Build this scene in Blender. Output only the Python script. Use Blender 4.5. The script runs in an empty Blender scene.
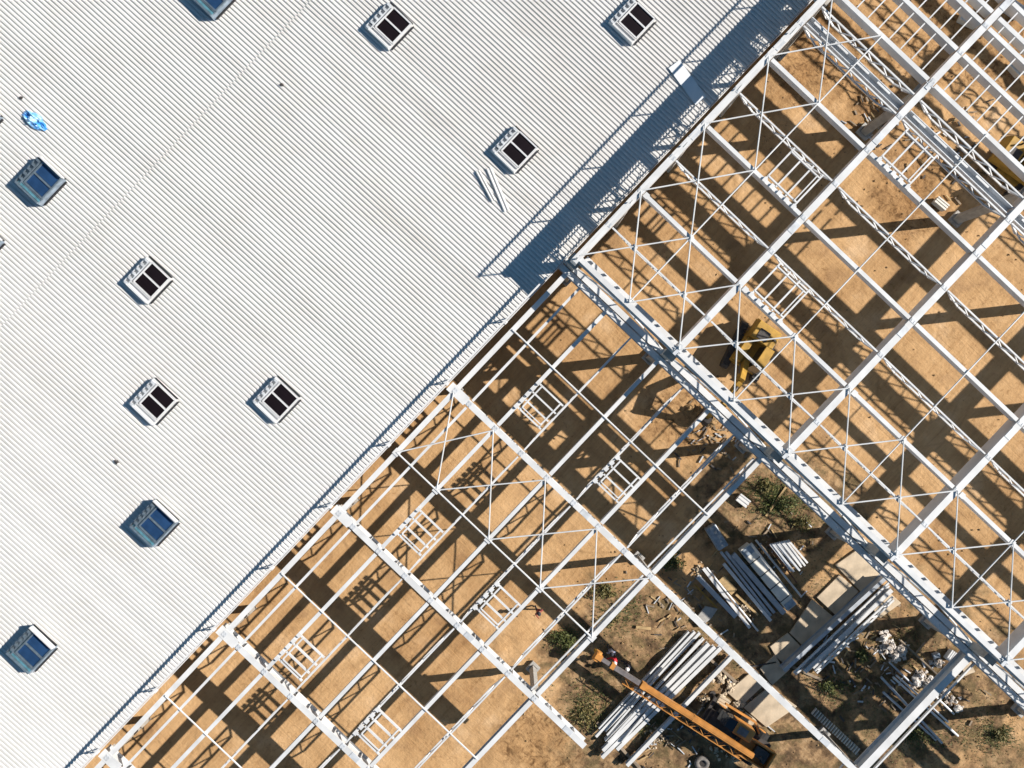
import bpy, math, random
from mathutils import Vector, Matrix, noise
random.seed(7)
SC = bpy.context.scene
COL = SC.collection
R = math.radians

# ------------------------------------------------------------------ camera, sky, sun, exposure
CAMZ = 60.0
FPX = 864.0
cam = bpy.data.objects.new('camera', bpy.data.cameras.new('camera'))
COL.objects.link(cam)
cam.location = (0, 0, CAMZ)
cam.rotation_euler = (0, 0, 0)
cam.data.sensor_width = 36.0
cam.data.lens = 36.0 * FPX / 1024.0
cam.data.clip_start = 0.5
cam.data.clip_end = 2000
SC.camera = cam

ELEV = R(34.1)
SUNH = Vector((0.9937, 0.1122, 0))          # horizontal direction towards the sun
SUND = Vector((SUNH.x * math.cos(ELEV), SUNH.y * math.cos(ELEV), math.sin(ELEV)))
w = bpy.data.worlds.new('World'); SC.world = w; w.use_nodes = True
nt = w.node_tree
bg = nt.nodes['Background']
sky = nt.nodes.new('ShaderNodeTexSky'); sky.sky_type = 'NISHITA'; sky.sun_disc = False
sky.sun_elevation = ELEV; sky.sun_rotation = math.atan2(SUNH.x, SUNH.y)
sky.air_density = 0.7; sky.dust_density = 0.0; sky.ozone_density = 2.0
tint = nt.nodes.new('ShaderNodeMix'); tint.data_type = 'RGBA'; tint.blend_type = 'MULTIPLY'; tint.inputs[0].default_value = 1.0
tint.inputs[7].default_value = (0.77, 1.06, 1.02, 1)
nt.links.new(sky.outputs[0], tint.inputs[6]); nt.links.new(tint.outputs[2], bg.inputs[0]); bg.inputs[1].default_value = 0.062
sl = bpy.data.lights.new('sun', 'SUN'); sl.energy = 5.0; sl.angle = R(0.45); sl.color = (1.0, 0.94, 0.86)
so = bpy.data.objects.new('sun', sl); COL.objects.link(so)
so.rotation_euler = (-SUND).to_track_quat('-Z', 'Y').to_euler()
so.location = SUND * 100
SC.view_settings.view_transform = 'Standard'
SC.view_settings.look = 'None'
SC.view_settings.exposure = 0.60
SC.view_settings.gamma = 1.0
SC.render.engine = 'CYCLES'
SC.cycles.max_bounces = 6
SC.cycles.diffuse_bounces = 2

# ------------------------------------------------------------------ coordinates
# the building grid: A runs along the eave (up-right in plan), B runs across it (down-right)
TH = R(46.5)
A = Vector((math.cos(TH), math.sin(TH), 0)); B = Vector((math.sin(TH), -math.cos(TH), 0)); Z = Vector((0, 0, 1))
def AB(a, b, z=0.0): return A * a + B * b + Z * z
def G(px, py, z=0.0):
    s = (CAMZ - z) / FPX
    return Vector(((px - 512) * s, (384 - py) * s, z))
PXM = 1 / 14.4

# ------------------------------------------------------------------ materials
def mat(name, base, rough=0.5, metal=0.0, var=0.0, vscale=3.0, col2=None, bump=0.0, bscale=20.0, stretch=None, spec=0.5):
    m = bpy.data.materials.new(name); m.use_nodes = True
    t = m.node_tree; p = t.nodes['Principled BSDF']
    p.inputs['Base Color'].default_value = (*base, 1); p.inputs['Roughness'].default_value = rough
    p.inputs['Metallic'].default_value = metal
    p.inputs['Specular IOR Level'].default_value = spec
    tc = t.nodes.new('ShaderNodeTexCoord')
    src = tc.outputs['Object']
    if stretch:
        m0 = t.nodes.new('ShaderNodeMapping'); m0.inputs['Rotation'].default_value = (0, 0, stretch[1]); t.links.new(src, m0.inputs[0])
        mp = t.nodes.new('ShaderNodeMapping'); mp.inputs['Scale'].default_value = stretch[0]
        t.links.new(m0.outputs[0], mp.inputs[0]); src = mp.outputs[0]
    if var or col2:
        n = t.nodes.new('ShaderNodeTexNoise'); n.inputs['Scale'].default_value = vscale; n.inputs['Detail'].default_value = 6
        t.links.new(src, n.inputs['Vector'])
        r = t.nodes.new('ShaderNodeValToRGB')
        c2 = col2 or tuple(c * (1 - var) for c in base)
        r.color_ramp.elements[0].position = 0.35; r.color_ramp.elements[1].position = 0.62
        r.color_ramp.elements[0].color = (*c2, 1); r.color_ramp.elements[1].color = (*base, 1)
        t.links.new(n.outputs['Fac'], r.inputs[0]); t.links.new(r.outputs[0], p.inputs['Base Color'])
    if bump:
        n2 = t.nodes.new('ShaderNodeTexNoise'); n2.inputs['Scale'].default_value = bscale; n2.inputs['Detail'].default_value = 5
        t.links.new(tc.outputs['Object'], n2.inputs['Vector'])
        b = t.nodes.new('ShaderNodeBump'); b.inputs['Strength'].default_value = bump; b.inputs['Distance'].default_value = 0.05
        t.links.new(n2.outputs['Fac'], b.inputs['Height']); t.links.new(b.outputs[0], p.inputs['Normal'])
    return m

M = {}
M['steel'] = mat('white painted steel', (0.68, 0.68, 0.675), 0.42, var=0.16, vscale=0.9)
M['steel2'] = mat('galvanised steel', (0.66, 0.68, 0.70), 0.40, 0.15, var=0.2, vscale=2.5)
M['steelgrey'] = mat('grey primed steel', (0.42, 0.45, 0.49), 0.5, var=0.2, vscale=2.0)
M['concrete'] = mat('precast concrete', (0.42, 0.40, 0.37), 0.8, var=0.25, vscale=2.5, bump=0.15)
M['slab'] = mat('road slab concrete', (0.60, 0.48, 0.34), 0.9, var=0.28, vscale=1.3, bump=0.25, bscale=9)
M['roof'] = mat('white coated roof sheet', (0.66, 0.655, 0.645), 0.45, var=0.05, vscale=0.5, stretch=((0.35, 3.0, 1), R(43.5)))
def roof_material():
    m = bpy.data.materials.new('white coated roof sheet'); m.use_nodes = True
    t = m.node_tree; N = t.nodes; L = t.links; p = N['Principled BSDF']; p.inputs['Roughness'].default_value = 0.5; p.inputs['Specular IOR Level'].default_value = 0.35
    tc = N.new('ShaderNodeTexCoord'); k0 = N.new('ShaderNodeMapping'); k0.inputs['Rotation'].default_value = (0, 0, R(42)); L.new(tc.outputs['Object'], k0.inputs[0])
    q = N.new('ShaderNodeSeparateXYZ'); L.new(k0.outputs[0], q.inputs[0])
    def mth(op, a, b=None):
        x = N.new('ShaderNodeMath'); x.operation = op
        for i, v in enumerate((a, b)):
            if v is None: continue
            if isinstance(v, (int, float)): x.inputs[i].default_value = v
            else: L.new(v, x.inputs[i])
        return x.outputs[0]
    cell = mth('FLOOR', q.outputs[1]); wn = N.new('ShaderNodeTexWhiteNoise'); wn.noise_dimensions = '1D'; L.new(cell, wn.inputs['W'])
    st = N.new('ShaderNodeMapping'); st.inputs['Scale'].default_value = (0.22, 2.6, 1); L.new(k0.outputs[0], st.inputs[0])
    n1 = N.new('ShaderNodeTexNoise'); n1.inputs['Scale'].default_value = 1.0; n1.inputs['Detail'].default_value = 7; n1.inputs['Roughness'].default_value = 0.65; L.new(st.outputs[0], n1.inputs['Vector'])
    n2 = N.new('ShaderNodeTexNoise'); n2.inputs['Scale'].default_value = 0.35; n2.inputs['Detail'].default_value = 8; n2.inputs['Roughness'].default_value = 0.7; L.new(tc.outputs['Object'], n2.inputs['Vector'])
    r1 = N.new('ShaderNodeValToRGB'); r1.color_ramp.elements[0].position = 0.25; r1.color_ramp.elements[0].color = (0.585, 0.575, 0.56, 1); r1.color_ramp.elements[1].position = 0.47; r1.color_ramp.elements[1].color = (0.675, 0.66, 0.64, 1)
    L.new(n1.outputs['Fac'], r1.inputs[0])
    r2 = N.new('ShaderNodeValToRGB'); r2.color_ramp.elements[0].position = 0.30; r2.color_ramp.elements[0].color = (0.94, 0.925, 0.905, 1); r2.color_ramp.elements[1].position = 0.55; r2.color_ramp.elements[1].color = (1, 1, 1, 1)
    L.new(n2.outputs['Fac'], r2.inputs[0])
    x = N.new('ShaderNodeMix'); x.data_type = 'RGBA'; x.blend_type = 'MULTIPLY'; x.inputs[0].default_value = 1; L.new(r1.outputs[0], x.inputs[6]); L.new(r2.outputs[0], x.inputs[7])
    hs = N.new('ShaderNodeHueSaturation'); L.new(x.outputs[2], hs.inputs['Color']); L.new(mth('ADD', mth('MULTIPLY', wn.outputs['Value'], 0.08), 0.95), hs.inputs['Value'])
    L.new(hs.outputs[0], p.inputs['Base Color']); return m
M['roof'] = roof_material()
M['sheet'] = mat('plain white sheet', (0.74, 0.76, 0.78), 0.25, var=0.05)
M['white'] = mat('white frame', (0.68, 0.675, 0.67), 0.4, var=0.08, vscale=4)
M['glassdark'] = mat('dark skylight opening', (0.010, 0.006, 0.008), 0.5, var=0.3, vscale=1.5, spec=0.15)  # opaque panes; darkness of the interior below is put into the colour
M['glassblue'] = mat('blue skylight glass', (0.022, 0.062, 0.15), 0.10, var=0.35, vscale=1.2, spec=0.6)
M['alu'] = mat('sky tinted bare aluminium', (0.30, 0.38, 0.44), 0.3, 0.6, var=0.3, vscale=5)  # blue sky reflection and shade are put into the base colour
M['glassteal'] = mat('pale teal glass', (0.10, 0.24, 0.30), 0.15, var=0.4, vscale=5)
M['gasket'] = mat('black gasket', (0.015, 0.015, 0.017), 0.6)
M['tarp'] = mat('blue plastic tarp', (0.04, 0.30, 0.72), 0.35, col2=(0.55, 0.75, 0.86), vscale=1.9)
M['wood'] = mat('sawn timber', (0.50, 0.34, 0.16), 0.8, var=0.35, vscale=3)
M['woodgrey'] = mat('weathered timber', (0.30, 0.23, 0.16), 0.85, var=0.4, vscale=3)
M['yellow'] = mat('yellow machine paint', (0.50, 0.285, 0.045), 0.6, var=0.4, vscale=1.6)
M['orange'] = mat('orange crane paint', (0.60, 0.26, 0.06), 0.5, var=0.35, vscale=1.2)
M['black'] = mat('dark rubber', (0.018, 0.017, 0.017), 0.75, var=0.3)
M['tyre'] = mat('dusty tyre rubber', (0.22, 0.20, 0.18), 0.9, var=0.4, vscale=4)
M['darkglass'] = mat('dark cab glass', (0.015, 0.02, 0.028), 0.08, spec=0.7)
M['iron'] = mat('dark worn iron', (0.07, 0.06, 0.055), 0.6, var=0.4, vscale=4)
M['boomgrey'] = mat('grey telescopic boom steel', (0.20, 0.18, 0.18), 0.5, var=0.3)
M['rust'] = mat('rusty steel', (0.20, 0.09, 0.05), 0.8, var=0.4, vscale=5)
M['rubble'] = mat('white foam and plaster rubble', (0.66, 0.62, 0.58), 0.85, col2=(0.36, 0.29, 0.23), vscale=2.2)
M['clod'] = mat('sandy clods', (0.36, 0.225, 0.105), 0.95, var=0.4)
M['film'] = mat('grey blue plastic film', (0.30, 0.36, 0.43), 0.35, var=0.4, vscale=3)
M['panel'] = mat('wall panel facing', (0.72, 0.69, 0.62), 0.5, var=0.12, vscale=2)
M['red'] = mat('red work jacket', (0.55, 0.02, 0.035), 0.8)
M['skin'] = mat('skin', (0.45, 0.26, 0.18), 0.6)
M['cloth'] = mat('dark work clothes', (0.03, 0.032, 0.045), 0.9)
M['clothgrey'] = mat('grey blue jacket', (0.22, 0.24, 0.33), 0.9)
M['clothred'] = mat('brown red jacket', (0.24, 0.05, 0.04), 0.9)
M['helmet'] = mat('white helmet', (0.8, 0.8, 0.8), 0.3)

def leaf_mat(name, c1, c2):
    m = mat(name, c1, 0.7, col2=c2, vscale=4.0)
    return m
M['leaf'] = leaf_mat('weed leaves', (0.12, 0.13, 0.03), (0.04, 0.058, 0.016))
M['leafdry'] = leaf_mat('dry weed leaves', (0.20, 0.16, 0.05), (0.07, 0.075, 0.022))
M['stem'] = mat('weed stem', (0.12, 0.09, 0.04), 0.9)

def ground_material():
    m = bpy.data.materials.new('sandy soil'); m.use_nodes = True
    t = m.node_tree; N = t.nodes; L = t.links; p = N['Principled BSDF']
    p.inputs['Roughness'].default_value = 0.95; p.inputs['Specular IOR Level'].default_value = 0.15
    tc = N.new('ShaderNodeTexCoord'); O = tc.outputs['Object']
    def nz(scale, detail=6, rough=0.55, mp=None, dist=0.0):
        n = N.new('ShaderNodeTexNoise'); n.inputs['Scale'].default_value = scale; n.inputs['Detail'].default_value = detail
        n.inputs['Roughness'].default_value = rough; n.inputs['Distortion'].default_value = dist
        if mp:
            k0 = N.new('ShaderNodeMapping'); k0.inputs['Rotation'].default_value = (0, 0, mp[1]); L.new(O, k0.inputs[0])
            k = N.new('ShaderNodeMapping'); k.inputs['Scale'].default_value = mp[0]
            L.new(k0.outputs[0], k.inputs[0]); L.new(k.outputs[0], n.inputs['Vector'])
        else: L.new(O, n.inputs['Vector'])
        return n.outputs['Fac']
    def ramp(fac, stops):
        r = N.new('ShaderNodeValToRGB')
        while len(r.color_ramp.elements) < len(stops): r.color_ramp.elements.new(0.5)
        for e, (pos, c) in zip(r.color_ramp.elements, stops):
            e.position = pos; e.color = (*c, 1) if len(c) == 3 else c
        L.new(fac, r.inputs[0]); return r.outputs[0]
    def mix(f, a, b, mode='MIX'):
        x = N.new('ShaderNodeMix'); x.data_type = 'RGBA'; x.blend_type = mode
        if isinstance(f, float): x.inputs[0].default_value = f
        else: L.new(f, x.inputs[0])
        L.new(a, x.inputs[6]); L.new(b, x.inputs[7]); return x.outputs[2]
    def mth(op, a, b=None, clamp=False):
        x = N.new('ShaderNodeMath'); x.operation = op; x.use_clamp = clamp
        for i, v in enumerate((a, b)):
            if v is None: continue
            if isinstance(v, (int, float)): x.inputs[i].default_value = v
            else: L.new(v, x.inputs[i])
        return x.outputs[0]
    sand = ramp(nz(0.35, 8), [(0.28, (0.33, 0.20, 0.103)), (0.42, (0.47, 0.290, 0.140)), (0.57, (0.53, 0.335, 0.168)), (0.74, (0.60, 0.41, 0.24))])
    streak = ramp(nz(1.0, 6, 0.6, ((0.16, 2.2, 1), R(-50)), 0.4), [(0.30, (0.84, 0.81, 0.77)), (0.5, (1.02, 1.02, 1.02))])
    sand = mix(1.0, sand, streak, 'MULTIPLY')
    streak2 = ramp(nz(1.0, 5, 0.6, ((0.14, 3.0, 1), R(44)), 0.6), [(0.30, (0.80, 0.76, 0.72)), (0.46, (1.02, 1.02, 1.02))])
    sand = mix(0.25, sand, streak2, 'MULTIPLY')
    broad = ramp(nz(0.11, 6, 0.6, None, 0.6), [(0.34, (0.78, 0.73, 0.68)), (0.48, (0.97, 0.96, 0.95)), (0.62, (1.06, 1.06, 1.07))])
    sand = mix(1.0, sand, broad, 'MULTIPLY')
    grain = ramp(nz(5.0, 9, 0.72), [(0.28, (0.78, 0.75, 0.72)), (0.42, (0.98, 0.98, 0.98)), (0.8, (1.06, 1.06, 1.05))])
    ripple = ramp(nz(1.0, 4, 0.55, ((0.45, 9.0, 1), R(-46)), 0.8), [(0.34, (0.84, 0.82, 0.79)), (0.48, (1.0, 1.0, 1.0)), (0.72, (1.05, 1.05, 1.05))])
    sand = mix(0.5, sand, ripple, 'MULTIPLY')
    sand = mix(1.0, sand, grain, 'MULTIPLY')
    rough_m = ramp(nz(0.16, 5, 0.65), [(0.40, (0, 0, 0)), (0.54, (1, 1, 1))])
    clods = ramp(nz(2.6, 9, 0.75, None, 0.8), [(0.34, (0.62, 0.58, 0.54)), (0.45, (0.95, 0.94, 0.93)), (0.60, (1.0, 1.0, 1.0)), (0.72, (1.14, 1.12, 1.08))])
    sp0 = N.new('ShaderNodeSeparateXYZ'); L.new(O, sp0.inputs[0])
    def disc(px, py, rr):
        c = G(px, py); dx = mth('SUBTRACT', sp0.outputs[0], c.x); dy = mth('SUBTRACT', sp0.outputs[1], c.y)
        return mth('SUBTRACT', 1.3, mth('DIVIDE', mth('SQRT', mth('ADD', mth('MULTIPLY', dx, dx), mth('MULTIPLY', dy, dy))), rr))
    dd = disc(800, 55, 4.0)
    for q_ in ((560, 752, 3.6), (880, 70, 4.5), (985, 30, 5.5), (690, 420, 3.4), (910, 190, 3.5), (525, 735, 2.5)): dd = mth('MAXIMUM', dd, disc(*q_))
    dmask = ramp(mth('ADD', dd, mth('MULTIPLY', mth('SUBTRACT', nz(0.6, 6, 0.65), 0.5), 1.4)), [(0.25, (0, 0, 0)), (0.65, (1, 1, 1))])
    clod2 = ramp(nz(1.9, 10, 0.78, None, 1.0), [(0.38, (0.30, 0.26, 0.23)), (0.50, (0.80, 0.77, 0.73)), (0.64, (1.05, 1.03, 1.0))])
    sand = mix(dmask, sand, mix(1.0, sand, clod2, 'MULTIPLY'))
    rough = mix(1.0, sand, clods, 'MULTIPLY')
    sand = mix(rough_m, sand, rough)
    # paired wheel tracks running along both grid directions
    def tracks(rot, off, seed):
        k0 = N.new('ShaderNodeMapping'); k0.inputs['Rotation'].default_value = (0, 0, R(rot)); k0.inputs['Location'].default_value = (seed, off, 0); L.new(O, k0.inputs[0])
        q = N.new('ShaderNodeSeparateXYZ'); L.new(k0.outputs[0], q.inputs[0])
        wob = mth('MULTIPLY', mth('SUBTRACT', nz(0.06, 2, 0.5), 0.5), 22.0)
        y = mth('ADD', q.outputs[1], wob)
        y = mth('PINGPONG', y, 5.5)
        d = mth('ABSOLUTE', mth('SUBTRACT', mth('ABSOLUTE', mth('SUBTRACT', y, 2.6)), 0.9))
        band = mth('SUBTRACT', 1.0, mth('MULTIPLY', d, 4.2), True)
        bar = mth('SINE', mth('MULTIPLY', q.outputs[0], 22.0))
        patch = mth('MULTIPLY', mth('SUBTRACT', nz(0.22, 5, 0.6), 0.47), 5.0, True)
        return mth('MULTIPLY', mth('MULTIPLY', band, mth('ADD', mth('MULTIPLY', bar, 0.10), 0.90)), patch)
    trk = mth('MAXIMUM', tracks(44, 1.0, 0.0), tracks(-47, 3.0, 5.0))
    dk = N.new('ShaderNodeRGB'); dk.outputs[0].default_value = (0.30, 0.175, 0.08, 1)
    sand = mix(mth('MULTIPLY', trk, 0.7), sand, dk.outputs[0])
    soil = ramp(nz(0.9, 8, 0.65), [(0.34, (0.085, 0.058, 0.036)), (0.46, (0.22, 0.142, 0.080)), (0.55, (0.40, 0.26, 0.14)), (0.72, (0.50, 0.36, 0.22))])
    soil = mix(1.0, soil, grain, 'MULTIPLY')
    soil = mix(0.75, soil, clod2, 'MULTIPLY')
    weed = ramp(nz(0.8, 9, 0.72), [(0.49, (0, 0, 0)), (0.57, (1, 1, 1))])
    weedc = ramp(nz(9.0, 5, 0.7), [(0.3, (0.06, 0.058, 0.024)), (0.7, (0.20, 0.15, 0.07))])
    weedf = mth('MULTIPLY', weed, 0.5)
    soil = mix(weedf, soil, weedc)
    # the worked-over storage yard: an irregular patch beyond the roofed bays
    sep = N.new('ShaderNodeSeparateXYZ'); L.new(O, sep.inputs[0])
    def spot(px, py, rx, ry):
        c = G(px, py)
        dx = mth('DIVIDE', mth('SUBTRACT', sep.outputs[0], c.x), rx); dy = mth('DIVIDE', mth('SUBTRACT', sep.outputs[1], c.y), ry)
        d = mth('SQRT', mth('ADD', mth('MULTIPLY', dx, dx), mth('MULTIPLY', dy, dy)))
        return mth('SUBTRACT', 1.25, d)
    k = mth('MAXIMUM', spot(830, 700, 14.5, 8.5), mth('MAXIMUM', spot(640, 660, 6.5, 5.5), spot(775, 505, 5.8, 4.2)))
    k = mth('MAXIMUM', k, spot(690, 740, 9, 6.5))
    k = mth('ADD', k, mth('MULTIPLY', mth('SUBTRACT', nz(0.4, 7, 0.65), 0.5), 1.6))
    mask = ramp(k, [(0.12, (0, 0, 0)), (0.42, (1, 1, 1))])
    colr = mix(mask, sand, soil)
    L.new(colr, p.inputs['Base Color'])
    h = mth('ADD', mth('ADD', mth('MULTIPLY', nz(2.2, 8, 0.65), 1.0), mth('MULTIPLY', trk, -0.12)), mth('MULTIPLY', nz(1.0, 6, 0.6, ((0.14, 3.0, 1), R(44)), 0.6), 0.6))
    b = N.new('ShaderNodeBump'); b.inputs['Strength'].default_value = 0.6; b.inputs['Distance'].default_value = 0.12
    L.new(h, b.inputs['Height']); L.new(b.outputs[0], p.inputs['Normal'])
    return m
M['ground'] = ground_material()

# ------------------------------------------------------------------ mesh building
ORG = {}
def tag(o, label=None, cat=None, group=None, kind=None):
    if label: o['label'] = label
    if cat:
        o['category'] = cat; o['kind'] = 'thing'
    if group: o['group'] = group
    if kind: o['kind'] = kind
    return o
def thing(name, label, cat, loc=(0, 0, 0), rotz=0.0, group=None, local=False):
    o = bpy.data.objects.new(name, None); COL.objects.link(o)
    o.location = loc; o.rotation_euler = (0, 0, rotz); o.empty_display_size = 0.3
    ORG[o.name] = Vector((0, 0, 0)) if local else Vector(loc)
    return tag(o, label, cat, group)
class MB:
    def __init__(s): s.v = []; s.f = []; s.m = []
    def add(s, vs, fs, mi=0):
        n = len(s.v); s.v += [Vector(v) for v in vs]; s.f += [[i + n for i in f] for f in fs]; s.m += [mi] * len(fs); return s
    def hexa(s, P, mi=0):      # eight corners: bottom 0-3, top 4-7, both counter-clockwise from above
        return s.add(P, [(3, 2, 1, 0), (4, 5, 6, 7), (0, 1, 5, 4), (1, 2, 6, 5), (2, 3, 7, 6), (3, 0, 4, 7)], mi)
    def box(s, c, sx, sy, sz, rz=0.0, mi=0, base=False):
        c = Vector(c); ux = Vector((math.cos(rz), math.sin(rz), 0)); uy = Vector((-math.sin(rz), math.cos(rz), 0))
        z0 = 0 if base else -sz / 2
        P = [c + ux * x * sx / 2 + uy * y * sy / 2 + Z * (z0 + k * sz) for k in (0, 1) for x, y in ((-1, -1), (1, -1), (1, 1), (-1, 1))]
        return s.hexa(P, mi)
    def bar(s, p0, p1, w, h, up=Z, mi=0, w1=None, h1=None, drop=0.0):   # rectangular bar centred on p0-p1 (lowered by drop)
        p0 = Vector(p0) - up * drop; p1 = Vector(p1) - up * drop
        d = (p1 - p0).normalized(); sd = d.cross(up)
        if sd.length < 1e-4: sd = d.cross(Vector((1, 0, 0)))
        sd.normalize(); u = sd.cross(d).normalized()
        w1 = w if w1 is None else w1; h1 = h if h1 is None else h1
        P = []
        for k in (-1, 1):
            P += [p0 + sd * w / 2 * 1 + u * k * h / 2, p1 + sd * w1 / 2 + u * k * h1 / 2, p1 - sd * w1 / 2 + u * k * h1 / 2, p0 - sd * w / 2 + u * k * h / 2]
        return s.hexa(P, mi)
    def beam(s, p0, p1, w, h): return s.bar(p0, p1, w, h, drop=h / 2)     # p = top centre line
    def ibeam(s, p0, p1, depth, wd, tf=0.05, tw=0.05):
        s.bar(p0, p1, wd, tf, drop=tf / 2)
        s.bar(p0, p1, wd, tf, drop=depth - tf / 2)
        s.bar(p0, p1, tw, depth - 2 * tf - 0.004, drop=depth / 2)
        return s
    def tube(s, p0, p1, r, n=8, r1=None, mi=0):
        p0 = Vector(p0); p1 = Vector(p1); d = (p1 - p0).normalized(); r1 = r if r1 is None else r1
        a = d.cross(Z)
        if a.length < 1e-3: a = Vector((1, 0, 0))
        a.normalize(); b = d.cross(a).normalized()
        P = []
        for q, rr in ((p0, r), (p1, r1)):
            P += [q + (a * math.cos(2 * math.pi * i / n) + b * math.sin(2 * math.pi * i / n)) * rr for i in range(n)]
        F = [(i, (i + 1) % n, n + (i + 1) % n, n + i) for i in range(n)] + [tuple(range(n - 1, -1, -1)), tuple(range(n, 2 * n))]
        return s.add(P, F, mi)
    def truss(s, p0, p1, depth, cw=0.10, n=8, web=0.05, tail=0.0):       # vertical plane, p = top
        p0 = Vector(p0); p1 = Vector(p1); d = p1 - p0; L = d.length; u = d / L
        q0 = p0 + u * tail - Z * depth; q1 = p1 - u * tail - Z * depth
        s.bar(p0, p1, cw, cw, drop=cw / 2); s.bar(q0, q1, cw, cw, drop=-cw / 2)
        for i in range(n):
            a = p0 + d * (i / n); b = p0 + d * ((i + 0.5) / n); c = p0 + d * ((i + 1) / n)
            m = b - Z * (depth - cw)
            s.bar(a - Z * cw, m, web, web); s.bar(m, c - Z * cw, web, web)
        if tail:
            s.bar(p0 - Z * cw, q0, web * 1.5, web * 1.5); s.bar(p1 - Z * cw, q1, web * 1.5, web * 1.5)
        return s
    def poly(s, pts, z0, z1, mi=0):      # extruded outline (counter-clockwise)
        n = len(pts); P = [Vector((p[0], p[1], z0)) for p in pts] + [Vector((p[0], p[1], z1)) for p in pts]
        return s.add(P, [tuple(range(n - 1, -1, -1)), tuple(range(n, 2 * n))] + [(i, (i + 1) % n, n + (i + 1) % n, n + i) for i in range(n)], mi)
    def chunk(s, c, r, mi=0, flat=0.7):
        c = Vector(c); rz = random.random() * 6.28; e = []
        base = [(1, 0, 0), (-1, 0, 0), (0, 1, 0), (0, -1, 0), (0, 0, 1), (0, 0, -1)]
        for b in base:
            v = Vector(b) * r * random.uniform(0.6, 1.25); v.z *= flat
            v = Matrix.Rotation(rz, 3, 'Z') @ (Matrix.Rotation(random.uniform(-.6, .6), 3, 'X') @ v); e.append(c + v)
        return s.add(e, [(0, 2, 4), (2, 1, 4), (1, 3, 4), (3, 0, 4), (2, 0, 5), (1, 2, 5), (3, 1, 5), (0, 3, 5)], mi)
    def build(s, name, m, parent=None, loc=None, bevel=0.0, smooth=False):
        if parent is not None: org = ORG[parent.name]
        elif loc is not None: org = Vector(loc)
        else:
            xs = [v.x for v in s.v]; ys = [v.y for v in s.v]; zs = [v.z for v in s.v]
            org = Vector(((min(xs) + max(xs)) / 2, (min(ys) + max(ys)) / 2, min(zs)))
        me = bpy.data.meshes.new(name)
        me.from_pydata([tuple(v - org) for v in s.v], [], s.f)
        ms = m if isinstance(m, (list, tuple)) else [m]
        for x in ms: me.materials.append(M[x])
        for i, pl in enumerate(me.polygons): pl.material_index = s.m[i]; pl.use_smooth = smooth
        me.update()
        o = bpy.data.objects.new(name, me); COL.objects.link(o)
        if parent is not None: o.parent = parent
        else: o.location = org
        ORG[o.name] = org
        if bevel:
            b = o.modifiers.new('bevel', 'BEVEL'); b.width = bevel; b.segments = 2; b.limit_method = 'ANGLE'
        return o
def copy_tree(o, parent=None):
    c = o.copy(); COL.objects.link(c); c.parent = parent; ORG[c.name] = ORG[o.name]
    for ch in list(o.children): copy_tree(ch, c)
    return c
NTH = ['first', 'second', 'third', 'fourth', 'fifth', 'sixth', 'seventh', 'eighth', 'ninth', 'tenth', 'eleventh', 'twelfth']

# ------------------------------------------------------------------ ground
def axis(lo, hi, step):
    a = []; x = lo
    while x <= hi + 1e-6: a.append(x); x += step
    ext = [2, 6, 14, 30, 70, 160, 400]
    return [lo - e for e in reversed(ext)] + a + [hi + e for e in ext]
gx = axis(-48, 56, 0.4); gy = axis(-44, 40, 0.4)
rough_spots = [(G(560, 750), 3.5), (G(800, 495), 3.0), (G(850, 680), 7.0), (G(660, 690), 4.0), (G(800, 60), 4.0), (G(980, 720), 4.0), (G(960, 100), 7.0), (G(500, 650), 3.0)]
gv = []
for y in gy:
    for x in gx:
        h = 0.03 * noise.noise(Vector((x * 0.25, y * 0.25, 0.3))) + 0.018 * noise.noise(Vector((x * 1.1, y * 1.1, 4.0)))
        for c, rr in rough_spots:
            d = math.hypot(x - c.x, y - c.y) / rr
            if d < 1.5: h += max(0, 1.5 - d) * (0.16 * noise.noise(Vector((x * 0.9, y * 0.9, 9))) + 0.11 * noise.noise(Vector((x * 2.1, y * 2.1, 3))))
        gv.append((x, y, h - 0.04))
nx = len(gx)
gf = [(j * nx + i, j * nx + i + 1, (j + 1) * nx + i + 1, (j + 1) * nx + i) for j in range(len(gy) - 1) for i in range(nx - 1)]
gm = bpy.data.meshes.new('ground'); gm.from_pydata(gv, [], gf); gm.materials.append(M['ground'])
for pl in gm.polygons: pl.use_smooth = True
go = bpy.data.objects.new('ground', gm); COL.objects.link(go); tag(go, 'bare sandy building ground with wheel tracks', 'ground', kind='structure')

# ------------------------------------------------------------------ warehouse (finished hall on the left)
EB = -2.945          # eave line
ROOFZ = 6.40
SLOPE = 0.03
def rz_(b): return ROOFZ + SLOPE * (EB - b)
wh = thing('warehouse', 'finished warehouse with a white ribbed metal roof and rows of skylights', 'building', AB(-10, -20, 0))
SK = 0.026
def roof_sheet(a0, a1, b0, b1, dz, ph):
    mb = MB(); pitch = 0.25; prof = [(0.0, 0.07), (0.118, 0.07), (0.150, 0.0), (0.218, 0.0)]
    n = int((a1 - a0) / pitch); pts = []
    for i in range(n):
        for (x, h) in prof: pts.append((a0 + ph + i * pitch + x, h))
    V = []; F = []
    for (x, h) in pts:
        V.append(AB(x + SK * b1, b1, rz_(b1) + h + dz)); V.append(AB(x + SK * b0, b0, rz_(b0) + h + dz))
    for i in range(len(pts) - 1): F.append((2 * i, 2 * i + 2, 2 * i + 3, 2 * i + 1))
    mb.add(V, F)
    # underside
    u0 = len(mb.v)
    mb.add([AB(a0 + SK * b, b, rz_(b) - 0.06 + dz) if k == 0 else AB(a1 + SK * b, b, rz_(b) - 0.06 + dz) for b in (b0, b1) for k in (0, 1)], [(0, 1, 3, 2)])
    return mb.build('roof_sheet', 'roof', wh)
roof_sheet(-50, 46, -25.1, EB, 0.0, 0.0)
roof_sheet(-50, 46, -52, -25.1, -0.012, 0.11)
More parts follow.
